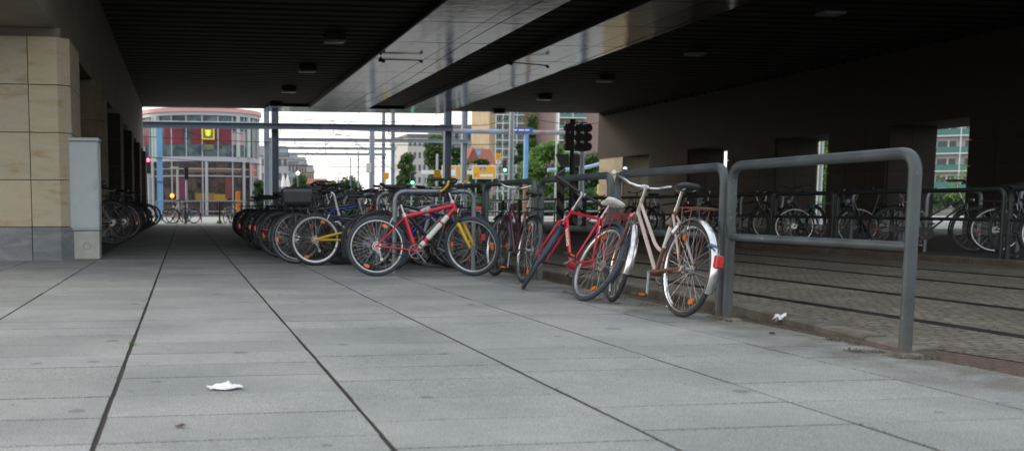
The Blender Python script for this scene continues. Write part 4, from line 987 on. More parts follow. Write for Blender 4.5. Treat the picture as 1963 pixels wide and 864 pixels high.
# second, lower blue pipe
Y = 52; a = at(1107, 325, Y); r = empty('pipe_portal', (a.x, Y, 0), 'lower light blue pipe on one pale post in front of the bushes at right', 'pipe bridge')
G().box(-.12,.12,-.12,.12,-.1,a.z).obj('post', mat('pale blue paint', (.42,.56,.66), .5, var=.06), r, smooth=False)
G().tube([(at(1050,326,Y).x-a.x,0,at(1050,326,Y).z),(0,0,a.z+.0),(at(1156,313,Y).x-a.x,0,at(1156,313,Y).z)], .10, 12).obj('pipe', mat('pale blue pipe', (.38,.55,.66), .4, var=.06), r)
# wires outside
for i,(x0,y0,x1,y1,Y) in enumerate(((272,262,1000,276,60),(272,300,760,320,75),(530,225,860,228,60),(560,330,780,322,90),(540,250,900,262,66),(534,305,760,300,80),(534,313,760,316,82),(620,216,760,330,70),(690,216,540,345,80),(1000,222,1150,236,58),(900,240,980,222,62))):
    a, b_ = at(x0,y0,Y), at(x1,y1,Y+4)
    pts = [a.lerp(b_, t/8)-Vector((0,0,.25*math.sin(PI*t/8))) for t in range(9)]
    tag(G().tube(pts, .022, 4).obj('overhead_wire', M_WIRE), ['long thin wire below the thick portal beam','thin wire in front of the round glass building','thin wire just under the ceiling edge','thin distant wire above the trees','thin wire between the first two portals','thin wire under the third portal beam','lowest thin wire under the portals','slanting wire to the left pole group','slanting wire crossing to the double mast','short wire above the blue street sign','short wire left of the stout grey pole'][i], 'wire')
# blue street name sign, yellow signs, stop sign
M_SYEL = mat('sign yellow', (.72,.36,.01), .45, var=.04); M_SWHT = mat('sign white', (.75,.75,.72), .45); M_SBLU = mat('sign blue', (.03,.10,.45), .4); M_SLBL = mat('sign light blue', (.15,.4,.75), .4)
def text(body, size, loc, m, parent, rot=(PI/2,0,0), name='lettering', ext=.004, sx=1.):
    cu = bpy.data.curves.new(name, 'FONT'); cu.body = body; cu.size = size; cu.extrude = ext; cu.align_x = 'CENTER'; cu.align_y = 'CENTER'; cu.materials.append(m); cu.offset = size*.02
    t = bpy.data.objects.new(name, cu); COL.objects.link(t)
    bpy.context.view_layer.update()
    me = bpy.data.meshes.new_from_object(t); bpy.data.objects.remove(t)
    o = bpy.data.objects.new(name, me); COL.objects.link(o)
    me.transform(Matrix.Translation(loc) @ __import__('mathutils').Euler(rot).to_matrix().to_4x4() @ Matrix.Diagonal((sx,1,1,1)))
    o.parent = parent; return o
a = at(1000,250,55.5); r = empty('street_name_sign', (a.x,55.5,0), 'small blue street name sign on the light blue pipe bridge', 'street sign')
G().box(-.66,.66,-.03,.03,a.z-.13,a.z+.16).obj('plate', M_SBLU, r, smooth=False)
g = G()
for x0_,x1_ in ((-.5,-.28),(-.2,.14),(.2,.44)): g.box(x0_,x1_,-.036,-.031,a.z-.03,a.z+.06)
g.obj('pale_marks', M_SWHT, r, smooth=False)
def dir_sign(x0,y0,x1,y1,Y,label,emblem):
    a, b_ = at(x0,y0,Y), at(x1,y1,Y); w_, h_ = b_.x-a.x, a.z-b_.z
    r = empty('direction_sign', ((a.x+b_.x)/2,Y,0), label, 'road sign')
    zc = (a.z+b_.z)/2
    G().bbox(-w_/2-.05,w_/2+.05,-.02,.03,zc-h_/2-.05,zc+h_/2+.05,.01).obj('border', M_SWHT, r)
    G().box(-w_/2+.02,w_/2-.02,-.03,-.022,zc-h_/2+.02,zc+h_/2-.02).obj('panel', M_SYEL, r, smooth=False)
    for s in (-1,1): G().cyl((s*w_*.36,.08,-.1),(s*w_*.36,.08,zc+h_/2+.2),.05,8).obj('post', M_GALV, r)
    if emblem:
        G().loft([[(w_*-.08+w_*.14*math.cos(t), y, zc+h_*.27+h_*.14*math.sin(t)) for t in [2*PI*k/16 for k in range(16)]] for y in (-.04,-.032)]).obj('motorway_emblem', M_SBLU, r)
        g = G()
        for s in (-1,1): g.add([(w_*-.08+s*.05,-.048,zc+h_*.18),(w_*-.08+s*.14,-.048,zc+h_*.18),(w_*-.08+s*.07,-.048,zc+h_*.36),(w_*-.08+s*.04,-.048,zc+h_*.36)],[(0,1,2,3)])
        g.obj('road_symbol', M_SWHT, r, smooth=False)
        G().box(-w_*.20,w_*.38,-.042,-.032,zc-h_*.36,zc-h_*.16).obj('white_field', M_SWHT, r, smooth=False)
        G().tube([(-w_*.4,-.04,zc-h_*.36),(-w_*.4,-.04,zc-h_*.2),(-w_*.3,-.04,zc-h_*.08)],.02,6).obj('arrow', M_BLK, r)
    else:
        G().box(-w_*.2,w_*.18,-.042,-.032,zc-h_*.3,zc+h_*.2).obj('white_field', M_SWHT, r, smooth=False)
    return r
dir_sign(848,318,885,342,88,'yellow direction sign with a white field, partly behind the dark mast',False)
dir_sign(907,318,950,342,86,'wide yellow direction sign with a blue motorway emblem, right of the masts',True)
a = at(862,324,90); r = empty('sign_gantry', (a.x,90,0), 'pale crossbar carrying the yellow direction signs', 'sign gantry'); G().box(at(812,0,90).x-a.x,at(940,0,90).x-a.x,-.1,.1,at(0,330,90).z,at(0,322,90).z).obj('crossbar', M_SWHT, r, smooth=False); G().cyl((at(815,0,90).x-a.x,0,-.1),(at(815,0,90).x-a.x,0,at(0,330,90).z),.12,8).obj('leg', M_GALV, r)
a = at(955,300,60); r = empty('stop_sign_post', (a.x,60,0), 'orange square above a small white plate on a pole in front of the balconies', 'sign post'); G().box(-.17,.17,-.04,.0,a.z-.18,a.z+.2).obj('orange_plate', M_SYEL, r, smooth=False); G().tube([(-.06,-.045,a.z+.08),(0,-.045,a.z-.06),(.06,-.045,a.z+.08)],.012,5).obj('symbol', M_BLK, r); G().box(-.16,.16,-.04,.0,a.z-.44,a.z-.22).obj('white_plate', M_SWHT, r, smooth=False); text('H', .2, (0,-.045,a.z-.33), M_BLK, r); G().cyl((0,.03,-.1),(0,.03,a.z+.2),.045,8).obj('post', M_GALV, r)
a = at(838,333,50); r = empty('orange_sign_box', (a.x,50,0), 'orange square sign between the bicycle handlebars, left of the dark mast', 'sign'); G().bbox(-.18,.18,-.06,.0,a.z-.2,a.z+.2,.02).obj('plate', M_SYEL, r); G().cyl((0,.03,-.1),(0,.03,a.z),.04,8).obj('post', M_GALV, r)
a = at(740,337,60); r = empty('orange_sign_box', (a.x,60,0), 'small orange sign above the black handlebar in the middle row', 'sign'); G().bbox(-.18,.18,-.06,.0,a.z-.2,a.z+.2,.02).obj('plate', M_SYEL, r); G().cyl((0,.03,-.1),(0,.03,a.z),.04,8).obj('post', M_GALV, r)
a = at(1150,363,50); r = empty('yellow_box', (a.x,50,0), 'narrow yellow machine fixed on a post beside the pale right pillar', 'ticket machine'); G().bbox(-.12,.12,-.1,.1,a.z-.26,a.z+.26,.02).obj('case', mat('bright yellow', (.7,.5,.01), .4), r); G().cyl((0,0,-.1),(0,0,a.z-.2),.05,8).obj('post', M_GALV, r)
a = at(917,292,150); r = empty('blue_roof_sign', (a.x,150,0), 'light blue square sign in front of the red-roofed house', 'sign'); G().box(-.35,.35,-.05,.0,a.z-.35,a.z+.35).obj('plate', M_SLBL, r, smooth=False); G().cyl((0,.05,-.1),(0,.05,a.z),.08,8).obj('post', M_GALV, r)
a = at(1040,370,49); r = empty('timetable_board', (a.x-.5,49,0), 'white timetable board beside the stout light grey pole', 'notice board'); b0 = at(990,357,49); b1_ = at(998,388,49); G().box(-.1+(b0.x-a.x+.5),.14+(b0.x-a.x+.5),-.03,.0,b1_.z,b0.z).obj('board', M_SWHT, r, smooth=False); 
g = G()
for k in range(4): g.box(b0.x-a.x+.44,b0.x-a.x+.6,-.036,-.031,b1_.z+.12+k*.16,b1_.z+.17+k*.16)
g.obj('print', mat('grey print', (.3,.36,.42), .6), r, smooth=False)
# traffic lights
M_GRN = mat('green signal light', (.1,1.,.45), .4, emit=4); M_AMB = mat('orange glow light', (1.,.28,.02), .4, emit=1.6); M_PNKL = mat('red signal light', (1.,.08,.15), .4, emit=3); M_WRM = mat('warm lamp', (1.,.8,.35), .4, emit=6)
def tlight(px, py, Y, lm, label, on=2, s=1.):
    a = at(px,py,Y); r = empty('traffic_light', (a.x,Y,0), label, 'traffic light'); zc = a.z+(on-1)*.3*s
    G().bbox(-.16*s,.16*s,-.1,.15,zc-.48*s,zc+.48*s,.03).obj('housing', M_SIG, r)
    for k in range(3):
        z = zc+(1-k)*.3*s; G().cyl((0,-.12,z),(0,-.101,z),.11*s,14).obj('lens', lm if k == on else M_SIG, r)
    G().cyl((0,.2,-.1),(0,.2,zc+.5*s),.05,8).obj('post', M_GALV, r); return r
tlight(790,350,75,M_GRN,'traffic light showing green among the handlebars of the middle row', s=1.0)
tlight(967,326,75,M_GRN,'traffic light showing green in front of the green balconies', s=1.0)
tlight(284,307,60,M_PNKL,'traffic light showing red at the far left edge of the opening', 0)
tlight(357,332,52,M_SIG,'dark signal head on a post in front of the round glass building', 1, .7)
# slim white lamp, orange column, beacon, warm lamp, parasols
a = at(340,322,50); r = empty('street_lamp', (a.x,50,0), 'slim white lamp post with a short flat head outside at left', 'street lamp'); G().tube([(0,0,-.1),(0,0,a.z)],[.07,.05],10).obj('post', M_WHT, r); G().bbox(-.34,.05,-.08,.08,a.z-.05,a.z+.05,.02).obj('lamp_head', M_WHT, r)
a = at(456,365,52); r = empty('orange_column', (a.x,52,0), 'orange column near the end of the street railing', 'column'); G().bbox(-.11,.11,-.1,.1,-.1,at(0,366,52).z,.02).obj('column', mat('orange paint', (.75,.25,.01), .45), r); 
a = at(330,375,60); r = empty('orange_light', (a.x,60,0), 'small glowing orange light on a post at far left', 'light'); G().rev([(.001,-.13),(.08,-.1),(.13,0),(.08,.1),(.001,.13)], (0,0,a.z), n=14, axis='z').obj('globe', M_AMB, r); G().cyl((0,0,-.1),(0,0,a.z-.18),.05,8).obj('post', M_RUST, r)
a = at(571,332,90); r = empty('street_lamp', (a.x,90,0), 'lit warm street lamp in front of the distant green tree', 'street lamp'); G().rev([(.001,-.16),(.17,0),(.001,.16)], (0,0,a.z), n=12, axis='z').obj('globe', M_WRM, r); G().cyl((0,0,-.1),(0,0,a.z-.15),.06,8).obj('post', M_MASTD, r)
for i,px in enumerate((543.5,551.5)):
    a = at(px,335,70); zb_ = at(px,358,70).z; r = empty('closed_parasol', (a.x,70,0), ('white closed parasol left of its twin, beyond the masts','white closed parasol right of its twin, beyond the masts')[i], 'parasol'); G().tube([(0,0,a.z),(0,0,a.z*.6+zb_*.4),(0,0,zb_)],[.02,.11,.16],8).obj('canopy', M_SWHT, r); G().cyl((0,0,-.1),(0,0,zb_),.03,6).obj('pole', M_GALV, r)
# street railings
def street_rail(px0, px1, Y, label, step=1.9, dark=False):
    a, b_ = at(px0,400,Y), at(px1,400,Y); L = b_.x-a.x; r = empty('street_railing', (a.x,Y,0), label, 'railing'); m = M_GALV
    g = G(); 
    for z in (1.05,.55): g.cyl((0,0,z),(L,0,z),.032,8)
    g.obj('rail', m, r); n_ = max(2,int(L/step))
    for k in range(n_+1): G().cyl((L*k/n_,0,-.1),(L*k/n_,0,1.05),.035,8).obj('post', m, r)
street_rail(300,470,49,'pale street railing outside in front of the round glass building')
street_rail(740,1150,50,'pale street railing outside behind the bicycles at the railing')
for i,(px) in enumerate((355,421)):
    a = at(px,400,46.4); r = empty('bollard', (a.x,46.4,0), ('black bollard left of the pale blue bicycle','black bollard with weeds at its foot, right of the pale blue bicycle')[i], 'bollard'); G().cyl((0,0,-.1),(0,0,.97),.045,10).cyl((0,0,.9),(0,0,1.0),.055,10).obj('tube', M_SIG, r); G().cyl((0,0,-.05),(0,0,.03),.09,10).obj('foot', M_SIG, r)

# ================================================================== BUILDINGS
M_GLASS = mat('dark shop glass', (.008,.010,.012), .2, .0, color2=(.085,.06,.05), scale=1.1, spec=.2, dist=1.0); M_GLASST = mat('teal glass', (.02,.05,.06), .2, color2=(.12,.18,.185), scale=.9, spec=.25, dist=.8)
M_METB = mat('metal band', (.36,.38,.42), .4, .3); M_PNKB = mat('pink cornice', (.62,.33,.32), .5, var=.06, emit=0)
# round glass building
Yb = 100; c = at(388, 300, Yb); cx_ = c.x; Rb = 6.0
rb_ = empty('round_glass_building', (cx_, Yb+6, 0), 'round glass corner building with pink cornice and dark red banners', 'building')
def zpx(y): return at(388, y, Yb).z
z = dict(base=-.1, g1=zpx(310), b0=zpx(309), b1=zpx(300), g2=zpx(222), c0=zpx(219), c1=zpx(206))
A0, A1 = PI, 2*PI
G().rev([(Rb-.5,-.1),(Rb,-.1),(Rb,z['b0']),(Rb-.5,z['b0'])], (0,0,0), A0, A1, 36, 'z').obj('ground_floor_glazing', M_GLASS, rb_)
G().rev([(Rb-.5,z['b0']),(Rb+.12,z['b0']),(Rb+.12,z['b1']),(Rb-.5,z['b1'])], (0,0,0), A0, A1, 36, 'z').obj('floor_band', M_METB, rb_)
G().rev([(Rb-.5,z['b1']),(Rb,z['b1']),(Rb,z['c0']),(Rb-.5,z['c0'])], (0,0,0), A0, A1, 36, 'z').obj('upper_glazing', M_GLASST, rb_)
G().rev([(Rb-.5,z['c0']+.25),(Rb+.35,z['c0']+.25),(Rb+.35,z['c1']),(Rb-.5,z['c1'])], (0,0,0), A0, A1, 36, 'z').obj('cornice', M_PNKB, rb_)
G().rev([(Rb-.5,z['c0']-.1),(Rb+.2,z['c0']-.1),(Rb+.2,z['c0']+.24),(Rb-.5,z['c0']+.24)], (0,0,0), A0, A1, 36, 'z').obj('cornice_shadow_gap', M_METB, rb_)
g = G()
for k in range(0, 13):
    a = PI+PI*k/12; p = (math.cos(a)*(Rb+.04), math.sin(a)*(Rb+.04))
    g.box(p[0]-.06,p[0]+.06,p[1]-.06,p[1]+.06,z['b1'],z['c0']-.1)
    if k % 2 == 0: g.box(p[0]-.06,p[0]+.06,p[1]-.06,p[1]+.06,-.1,z['b0'])
g.rev([(Rb-.3,zpx(338)),(Rb+.06,zpx(338)),(Rb+.06,zpx(336)),(Rb-.3,zpx(336))], (0,0,0), A0, A1, 36, 'z')
g.rev([(Rb-.3,zpx(324)),(Rb+.06,zpx(324)),(Rb+.06,zpx(322.5)),(Rb-.3,zpx(322.5))], (0,0,0), A0, A1, 36, 'z')
g.obj('mullion', M_METB, rb_)
M_BAN = mat('dark red banner', (.15,.015,.028), .6, var=.3, scale=.7); M_COLM = mat('pale column', (.42,.50,.46), .6, var=.06)
for a0, a1 in ((1.06,1.16),(1.29,1.40),(1.44,1.66)):
    G().rev([(Rb+.02,zpx(276)),(Rb+.07,zpx(276)),(Rb+.07,zpx(243)),(Rb+.02,zpx(243))], (0,0,0), PI*a0, PI*a1, 8, 'z').obj('banner', M_BAN, rb_)
G().rev([(Rb+.02,zpx(276)),(Rb+.065,zpx(276)),(Rb+.065,zpx(250)),(Rb+.02,zpx(250))], (0,0,0), PI*1.661, PI*1.76, 8, 'z').obj('banner', mat('faded pink banner', (.45,.28,.32), .6), rb_)
for a in (1.21,1.235,1.70,1.78): G().cyl((math.cos(PI*a)*(Rb+.1),math.sin(PI*a)*(Rb+.1),z['b1']),(math.cos(PI*a)*(Rb+.1),math.sin(PI*a)*(Rb+.1),z['c0']-.1),.22,10).obj('column', M_COLM, rb_)
for a in (1.2,1.52,1.74,1.8): G().cyl((math.cos(PI*a)*(Rb+.1),math.sin(PI*a)*(Rb+.1),-.1),(math.cos(PI*a)*(Rb+.1),math.sin(PI*a)*(Rb+.1),z['b0']),.17,10).obj('column', M_METB, rb_)
yy_ = -Rb-.55; g0 = at(399,256,Yb-1); lx = g0.x-cx_
M_LY = mat('sign yellow green', (.55,.50,.03), .4, emit=.25)
sgn = G().box(lx-.62,lx+.62,yy_,yy_+.1,zpx(268),zpx(244)).obj('sign_board', M_LY, rb_, smooth=False)
G().box(lx-.50,lx+.50,yy_-.02,yy_-.002,zpx(266),zpx(246.5)).obj('sign_field', mat('sign green field', (.16,.17,.04), .5), sgn, smooth=False)
zc_ = zpx(256); G().rev([(.001,-.03),(.26,-.03),(.26,0),(.001,0)], (lx,yy_-.025,zc_-.05), n=14).box(lx-.3,lx+.3,yy_-.055,yy_-.022,zc_+.12,zc_+.32).obj('emblem', mat('emblem yellow', (.75,.62,.04), .4, emit=.3), sgn)
G().box(lx-.6,lx+.55,yy_+.1,yy_+.2,zpx(287),zpx(277.5)).obj('lower_sign', mat('dull yellow', (.22,.2,.03), .5, color2=(.05,.12,.13), scale=2), rb_, smooth=False)
for nm, a0, a1, y0, y1, col in (('red_poster',1.08,1.13,338,312,(.5,.03,.02)),('red_poster',1.05,1.10,338,326,(.55,.03,.02)),('red_poster',1.79,1.86,336,313,(.55,.05,.02)),('shop_curtain',1.12,1.15,380,342,(.13,.015,.04)),('shop_curtain',1.36,1.41,380,342,(.12,.01,.05)),('shop_display',1.56,1.63,384,372,(.3,.2,.02)),('shop_curtain',1.62,1.66,380,340,(.14,.03,.02)),('shop_display',1.46,1.56,384,370,(.22,.13,.02)),('shop_sign',1.4,1.72,330,322,(.14,.07,.04))):
    G().rev([(Rb+.02,zpx(y0)),(Rb+.05,zpx(y0)),(Rb+.05,zpx(y1)),(Rb+.02,zpx(y1))], (0,0,0), PI*a0, PI*a1, 5, 'z').obj(nm, mat(nm+str(a0), col, .5, var=.1), rb_)
# wing on the left and flat wing on the right
g = G().box(-14,-5.6,3,14,-.1,z['c1']-.4); g.obj('side_wing', M_GLASST, rb_, smooth=False)
g = G()
for k in range(5): g.box(-14.1,-5.5,2.9,3.05,z['b1']*.5+k*1.9,z['b1']*.5+k*1.9+.25)
g.obj('side_wing_band', M_METB, rb_, smooth=False)
G().box(5.0,6.2,1,14,-.1,z['c1']-.9).obj('end_wall', mat('pale end wall', (.48,.46,.43), .7, var=.05), rb_, smooth=False)
G().rev([(.01,z['c1']-.3),(Rb-.3,z['c1']-.3),(Rb-.3,z['c1']-.1),(.01,z['c1']-.1)], (0,0,0), 0, 2*PI, 36, 'z').obj('roof', M_METB, rb_)

def block(label, px0, px1, ytop, Y, depth, cw, floors, bays, roof=None, name='apartment_building', winm=None, yaw=0, wscale=(.5,.5)):
    a, b_ = at(px0,ytop,Y), at(px1,ytop,Y); W = b_.x-a.x; H = a.z
    r = empty(name, (a.x, Y, 0), label, 'building', rot=(0,0,yaw))
    G().box(0,W,0,depth,-.1,H).obj('wall', cw, r, smooth=False)
    if roof:
        m_, hh, kind = roof
        if kind == 'gable': G().add([(-.3,-.3,H),(W+.3,-.3,H),(W/2,-.3,H+hh),(-.3,depth+.3,H),(W+.3,depth+.3,H),(W/2,depth+.3,H+hh)],[(0,1,2),(5,4,3),(0,2,5,3),(1,4,5,2),(0,3,4,1)]).obj('roof', m_, r, smooth=False)
        elif kind == 'ridge': G().add([(-.3,-.4,H),(W+.3,-.4,H),(W+.3,depth/2,H+hh),(-.3,depth/2,H+hh),(-.3,depth+.4,H),(W+.3,depth+.4,H)],[(0,1,2,3),(3,2,5,4),(0,3,4),(1,5,2),(0,4,5,1)]).obj('roof', m_, r, smooth=False)
        else: G().box(-.2,W+.2,-.2,depth+.2,H,H+hh).obj('roof', m_, r, smooth=False)
    if floors:
        fh = H/floors; bw = W/bays; first_w = None
        for f in range(floors):
            for k in range(bays):
                if first_w is None:
                    first_w = G().box(-bw*wscale[0]/2,bw*wscale[0]/2,-.04,.02,-fh*wscale[1]/2,fh*wscale[1]/2).obj('window', winm or M_WIN, r, smooth=False); o = first_w
                else: o = first_w.copy(); COL.objects.link(o); o.parent = r
                o.location = (bw*(k+.5), 0, fh*(f+.5))
    return r
M_WIN = mat('window glass', (.06,.07,.08), .15, var=.4, scale=.2); M_WHW = mat('pale render', (.5,.5,.48), .8, var=.04, scale=.2); M_GRW = mat('grey render', (.25,.27,.29), .8, var=.05, scale=.2)
M_RROOF = mat('red roof tiles', (.26,.08,.05), .8, var=.12, scale=1.5); M_GROOF = mat('grey roof', (.16,.17,.18), .7)
block('white apartment block left of the green tree behind the masts', 782, 846, 262, 210, 14, M_WHW, 6, 7, (M_GROOF,.6,'flat'))
block('tall grey block with flat roof behind the masts', 846, 905, 246, 250, 14, M_GRW, 5, 5, (M_GROOF,1.0,'flat'))
block('cream gabled house with red roof behind the yellow signs', 896, 916, 312, 150, 12, mat('cream wall', (.5,.45,.36), .8, var=.04), 2, 2, (M_RROOF,2.4,'gable'), name='gabled_house')
block('long low house with red tiled roof left of the tower', 912, 950, 318, 170, 9, mat('brownish wall', (.3,.24,.2), .8, var=.04), 2, 4, (M_RROOF,3.2,'ridge'), name='terraced_house')
for i,(p0,p1,yt,Y,cm) in enumerate(((500,552,290,190,(.40,.40,.41)),(552,572,302,215,(.33,.34,.37)),(572,588,308,240,(.36,.30,.27)),(588,602,322,270,(.4,.33,.28)))):
    block(('pale street house behind the double mast','grey street house right of the double mast','brownish street house in the distant row','last, lowest brown house of the distant row')[i], p0, p1, yt+8, Y, 12, mat(f'house wall {i}', cm, .8, var=.05), 4, 5 if i == 0 else 3, (M_GROOF,2.2,'ridge'), name='street_house')
block('low pinkish distant house above the handlebars', 590, 630, 352, 260, 12, mat('pinkish wall', (.4,.25,.24), .8), 2, 4, (M_RROOF,1.5,'ridge'), name='street_house')
# balcony towers
M_TEAL = mat('green balcony panel', (.07,.20,.165), .5, var=.08, scale=.5); M_WFR = mat('white balcony slab', (.72,.74,.72), .6); M_TAN = mat('tan brick wall', (.40,.31,.20), .85, var=.12, scale=.6); M_TPNK = mat('pink render', (.34,.24,.22), .85, var=.05)
def tower(label, px0, px1, ytop, Y, floor_px, bays, wallm, depth=12, brick_left=0., yaw=0., group=None, xW=None, org=None, H=None, fh=None):
    if org is None:
        a, b_ = at(px0,ytop,Y), at(px1,ytop,Y); W = b_.x-a.x; H = a.z; ox = a.x; fh = floor_px/1910*Y
    else: ox, Y = org; W = xW
    r = empty('balcony_tower', (ox,Y,0), label, 'building', group, rot=(0,0,yaw))
    G().box(0,W,0,depth,-.1,H).obj('wall', wallm, r, smooth=False)
    if brick_left: G().box(-brick_left,-.002,-.8,depth,-.1,H).obj('brick_end', M_TAN, r, smooth=False)
    bw = W/bays; proto = None; zz = fh*.3; n_ = 0
    while zz+fh < H+2 and n_ < 96:
        for k in range(bays):
            if proto is None:
                b_ = G().box(.06,bw-.06,-1.1,-1.02,.18,fh*.40).obj('balcony', M_TEAL, r, smooth=False)
                G().box(0,bw,-1.15,-.0,-.02,.16).box(-.07,.07,-1.16,-.0,.16,fh-.02).obj('balcony_slab', M_WFR, b_, smooth=False)
                G().box(bw*.2,bw*.55,-.06,-.01,.2,fh*.75).box(bw*.62,bw*.86,-.06,-.01,fh*.35,fh*.75).obj('balcony_window', M_WIN, b_, smooth=False)
                G().box(bw*.56,bw*.61,-.07,-.01,.2,fh*.8).obj('window_frame', M_WFR, b_, smooth=False)
                proto = b_; o = b_
            else:
                o = copy_tree(proto, r)
            o.location = (bw*k, 0, zz); n_ += 1
        zz += fh
    return r
tower('tall tower with green balconies between the yellow sign and the stout grey pole', 949, 1003, 150, 200, 16.5, 4, M_WHW, brick_left=1.3)
tower('pinkish tower with green balconies to the right of the poplar', 1070, 1122, 140, 190, 22, 2, M_TPNK)
block('tan brick block behind the poplar', 1003, 1075, 150, 205, 14, M_TAN, 0, 0); 
block('pink rendered block right behind the tram signal', 1122, 1185, 150, 198, 14, M_TPNK, 0, 0)
p = atX(1790, 240, 118); tower('pale tower with green balconies seen through the opening at the right', 0,0,0,0,0, 6, M_WHW, org=(p.x, p.y), xW=22, H=38, fh=2.75, yaw=-.62)

# ================================================================== TREES AND SHRUBS
def leaf_mat(name, c1, c2):
    m = bpy.data.materials.new(name); m.use_nodes = True; n = m.node_tree.nodes; l = m.node_tree.links; b = n['Principled BSDF']
    g_ = n.new('ShaderNodeNewGeometry'); r = n.new('ShaderNodeValToRGB'); r.color_ramp.elements[0].color = (*c1,1); r.color_ramp.elements[1].color = (*c2,1)
    l.new(g_.outputs['Random Per Island'], r.inputs[0]); l.new(r.outputs[0], b.inputs['Base Color']); b.inputs['Roughness'].default_value = .6
    tr_ = n.new('ShaderNodeBsdfTranslucent'); l.new(r.outputs[0], tr_.inputs[0]); ms = n.new('ShaderNodeMixShader'); ms.inputs[0].default_value = .35
    out = n['Material Output']; l.new(b.outputs[0], ms.inputs[1]); l.new(tr_.outputs[0], ms.inputs[2]); l.new(ms.outputs[0], out.inputs[0]); return m
M_LF = [leaf_mat('leaves mid', (.05,.10,.03), (.12,.19,.06)), leaf_mat('leaves fresh', (.08,.17,.03), (.17,.30,.07)), leaf_mat('leaves dark', (.03,.07,.03), (.07,.13,.05))]
M_BARK = mat('bark', (.10,.08,.06), .9, var=.2, scale=6, bump=.5)
def leaves(blobs, n, s, seed):
    r = random.Random(seed); g = G(); tot = sum(b[3]*b[4]*b[5] for b in blobs)
    for bx,by,bz,rx,ry,rz in blobs:
        for _ in range(int(n*rx*ry*rz/tot)):
            v = Vector((r.gauss(0,1), r.gauss(0,1), r.gauss(0,1))).normalized()*(r.random()**.5)*(r.uniform(.8,1.35) if r.random() < .3 else 1)
            p = Vector((bx+v.x*rx, by+v.y*ry, bz+v.z*rz)); a = Vector((r.gauss(0,1), r.gauss(0,1), r.gauss(0,1))).normalized(); b = a.orthogonal().normalized()
            q = s*r.uniform(.6,1.4); c = a.cross(b)
            g.add([p-b*q*.5, p+c*q*.35, p+b*q*.5, p-c*q*.3], [(0,1,2,3)])
    return g
def leafobj(g, name, m, parent):
    me = bpy.data.meshes.new(name); me.from_pydata([tuple(v) for v in g.v], [], g.f); me.materials.append(m); o = bpy.data.objects.new(name, me); COL.objects.link(o)
    if parent: o.parent = parent
    return o
def blobs_round(h, w, seed, n=14, low=.3):
    r = random.Random(seed); out = []
    for i in range(n):
        z = h*(low+(1-low)*r.random()**.8*.9); k = math.sin(PI*min(1,max(.12,(z/h-low*.6)/(1.05-low*.6)))); a = r.uniform(0,2*PI); d = r.random()**.6*w*.40*k
        s = w*r.uniform(.19,.30); out.append((d*math.cos(a), d*math.sin(a), z, s, s, s*r.uniform(.7,1.0)))
    return out
def tree(label, px, ytop, Y, wpx, seed, lm=0, low=.2, n=7000, s=.42, kind='broadleaf_tree', nb=24, group='trees beyond the underpass', x=None, h=None, w_=None):
    if x is None: a = at(px, ytop, Y); x = a.x; h = a.z; w_ = wpx/1910*Y
    r = empty(kind, (x, Y, 0), label, 'tree', group)
    bl_ = blobs_round(h, w_, seed, nb, low)
    g = G().tube([(0,0,-.12),(.05,0,h*.3),(-.05,.05,h*.6),(0,0,h*.85)], [w_*.035+.05,w_*.028+.04,w_*.018+.02,.02], 8)
    rr = random.Random(seed)
    for b in bl_[:9]: 
        z0 = min(b[2]*.7, h*.6); g.tube([(0,0,z0),(b[0]*.5,b[1]*.5,(z0+b[2])*.5+.2),(b[0],b[1],b[2])], [w_*.014+.02,w_*.009+.015,.012], 5)
    g.obj('trunk', M_BARK, r); leafobj(leaves(bl_, n, s, seed), 'crown', M_LF[lm], r); return r
tree('small light tree left of the dark mast, lower than the white block', 778, 292, 105, 34, 1, 0, n=3500)
tree('tall thin-topped tree in front of the white block', 832, 256, 115, 56, 2, 0, n=7000)
tree('dark bushy tree right behind the dark mast', 872, 278, 112, 44, 3, 2, n=6000)
tree('low blue-green tree in front of the gabled house', 920, 300, 120, 44, 4, 2, n=5000)
tree('tall slim poplar right of the stout pole', 1020, 208, 130, 28, 5, 0, low=.12, n=9000, nb=30, kind='poplar_tree')
tree('slim dark tree between the stout pole and the poplar', 998, 258, 125, 26, 6, 2, low=.12, n=5000, nb=16)
tree('broad fresh green tree right of the light blue post', 1050, 276, 105, 96, 7, 1, low=.15, n=10000, nb=22)
tree('fresh green tree behind the tram signal', 1092, 292, 98, 80, 8, 1, low=.15, n=8000, nb=18)
tree('dark green tree under the right beam', 1138, 300, 85, 84, 9, 2, low=.12, n=9000, nb=22)
tree('distant round tree behind the closed parasols', 578, 335, 120, 44, 10, 0, low=.15, n=4500)
tree('low far tree mass above the handlebars, left part', 640, 352, 170, 60, 11, 2, low=.1, n=3500, s=.5)
tree('low far tree mass above the handlebars, right part', 672, 346, 165, 60, 12, 2, low=.1, n=3500, s=.5)
tree('small green tree at the foot of the end wall of the round building', 500, 345, 95, 30, 13, 2, low=.12, n=3000)
# trees seen through the openings at the right
p = atX(1585, 260, 40); tree('leafy tree behind the narrow middle opening of the right pillars', 0,0,p.y, 0, 14, 1, low=.1, n=8000, x=p.x, h=7.2, w_=4.5, s=.25)
p = atX(1842, 290, 36); tree('light young tree in front of the balconies, seen through the right opening', 0,0,p.y, 0, 15, 1, low=.3, n=420, x=p.x+.75, h=2.75, w_=2.3, s=.15, nb=9)
p = atX(1560, 260, 30); o, _ = pole(1574, 200, p.y+1.2, .13, M_GALV, 'light grey pole seen through the narrow middle opening of the right pillars')
o.location.x = 30.4*1.0; q = atX(1574, 300, 30.4); o.location.y = q.y
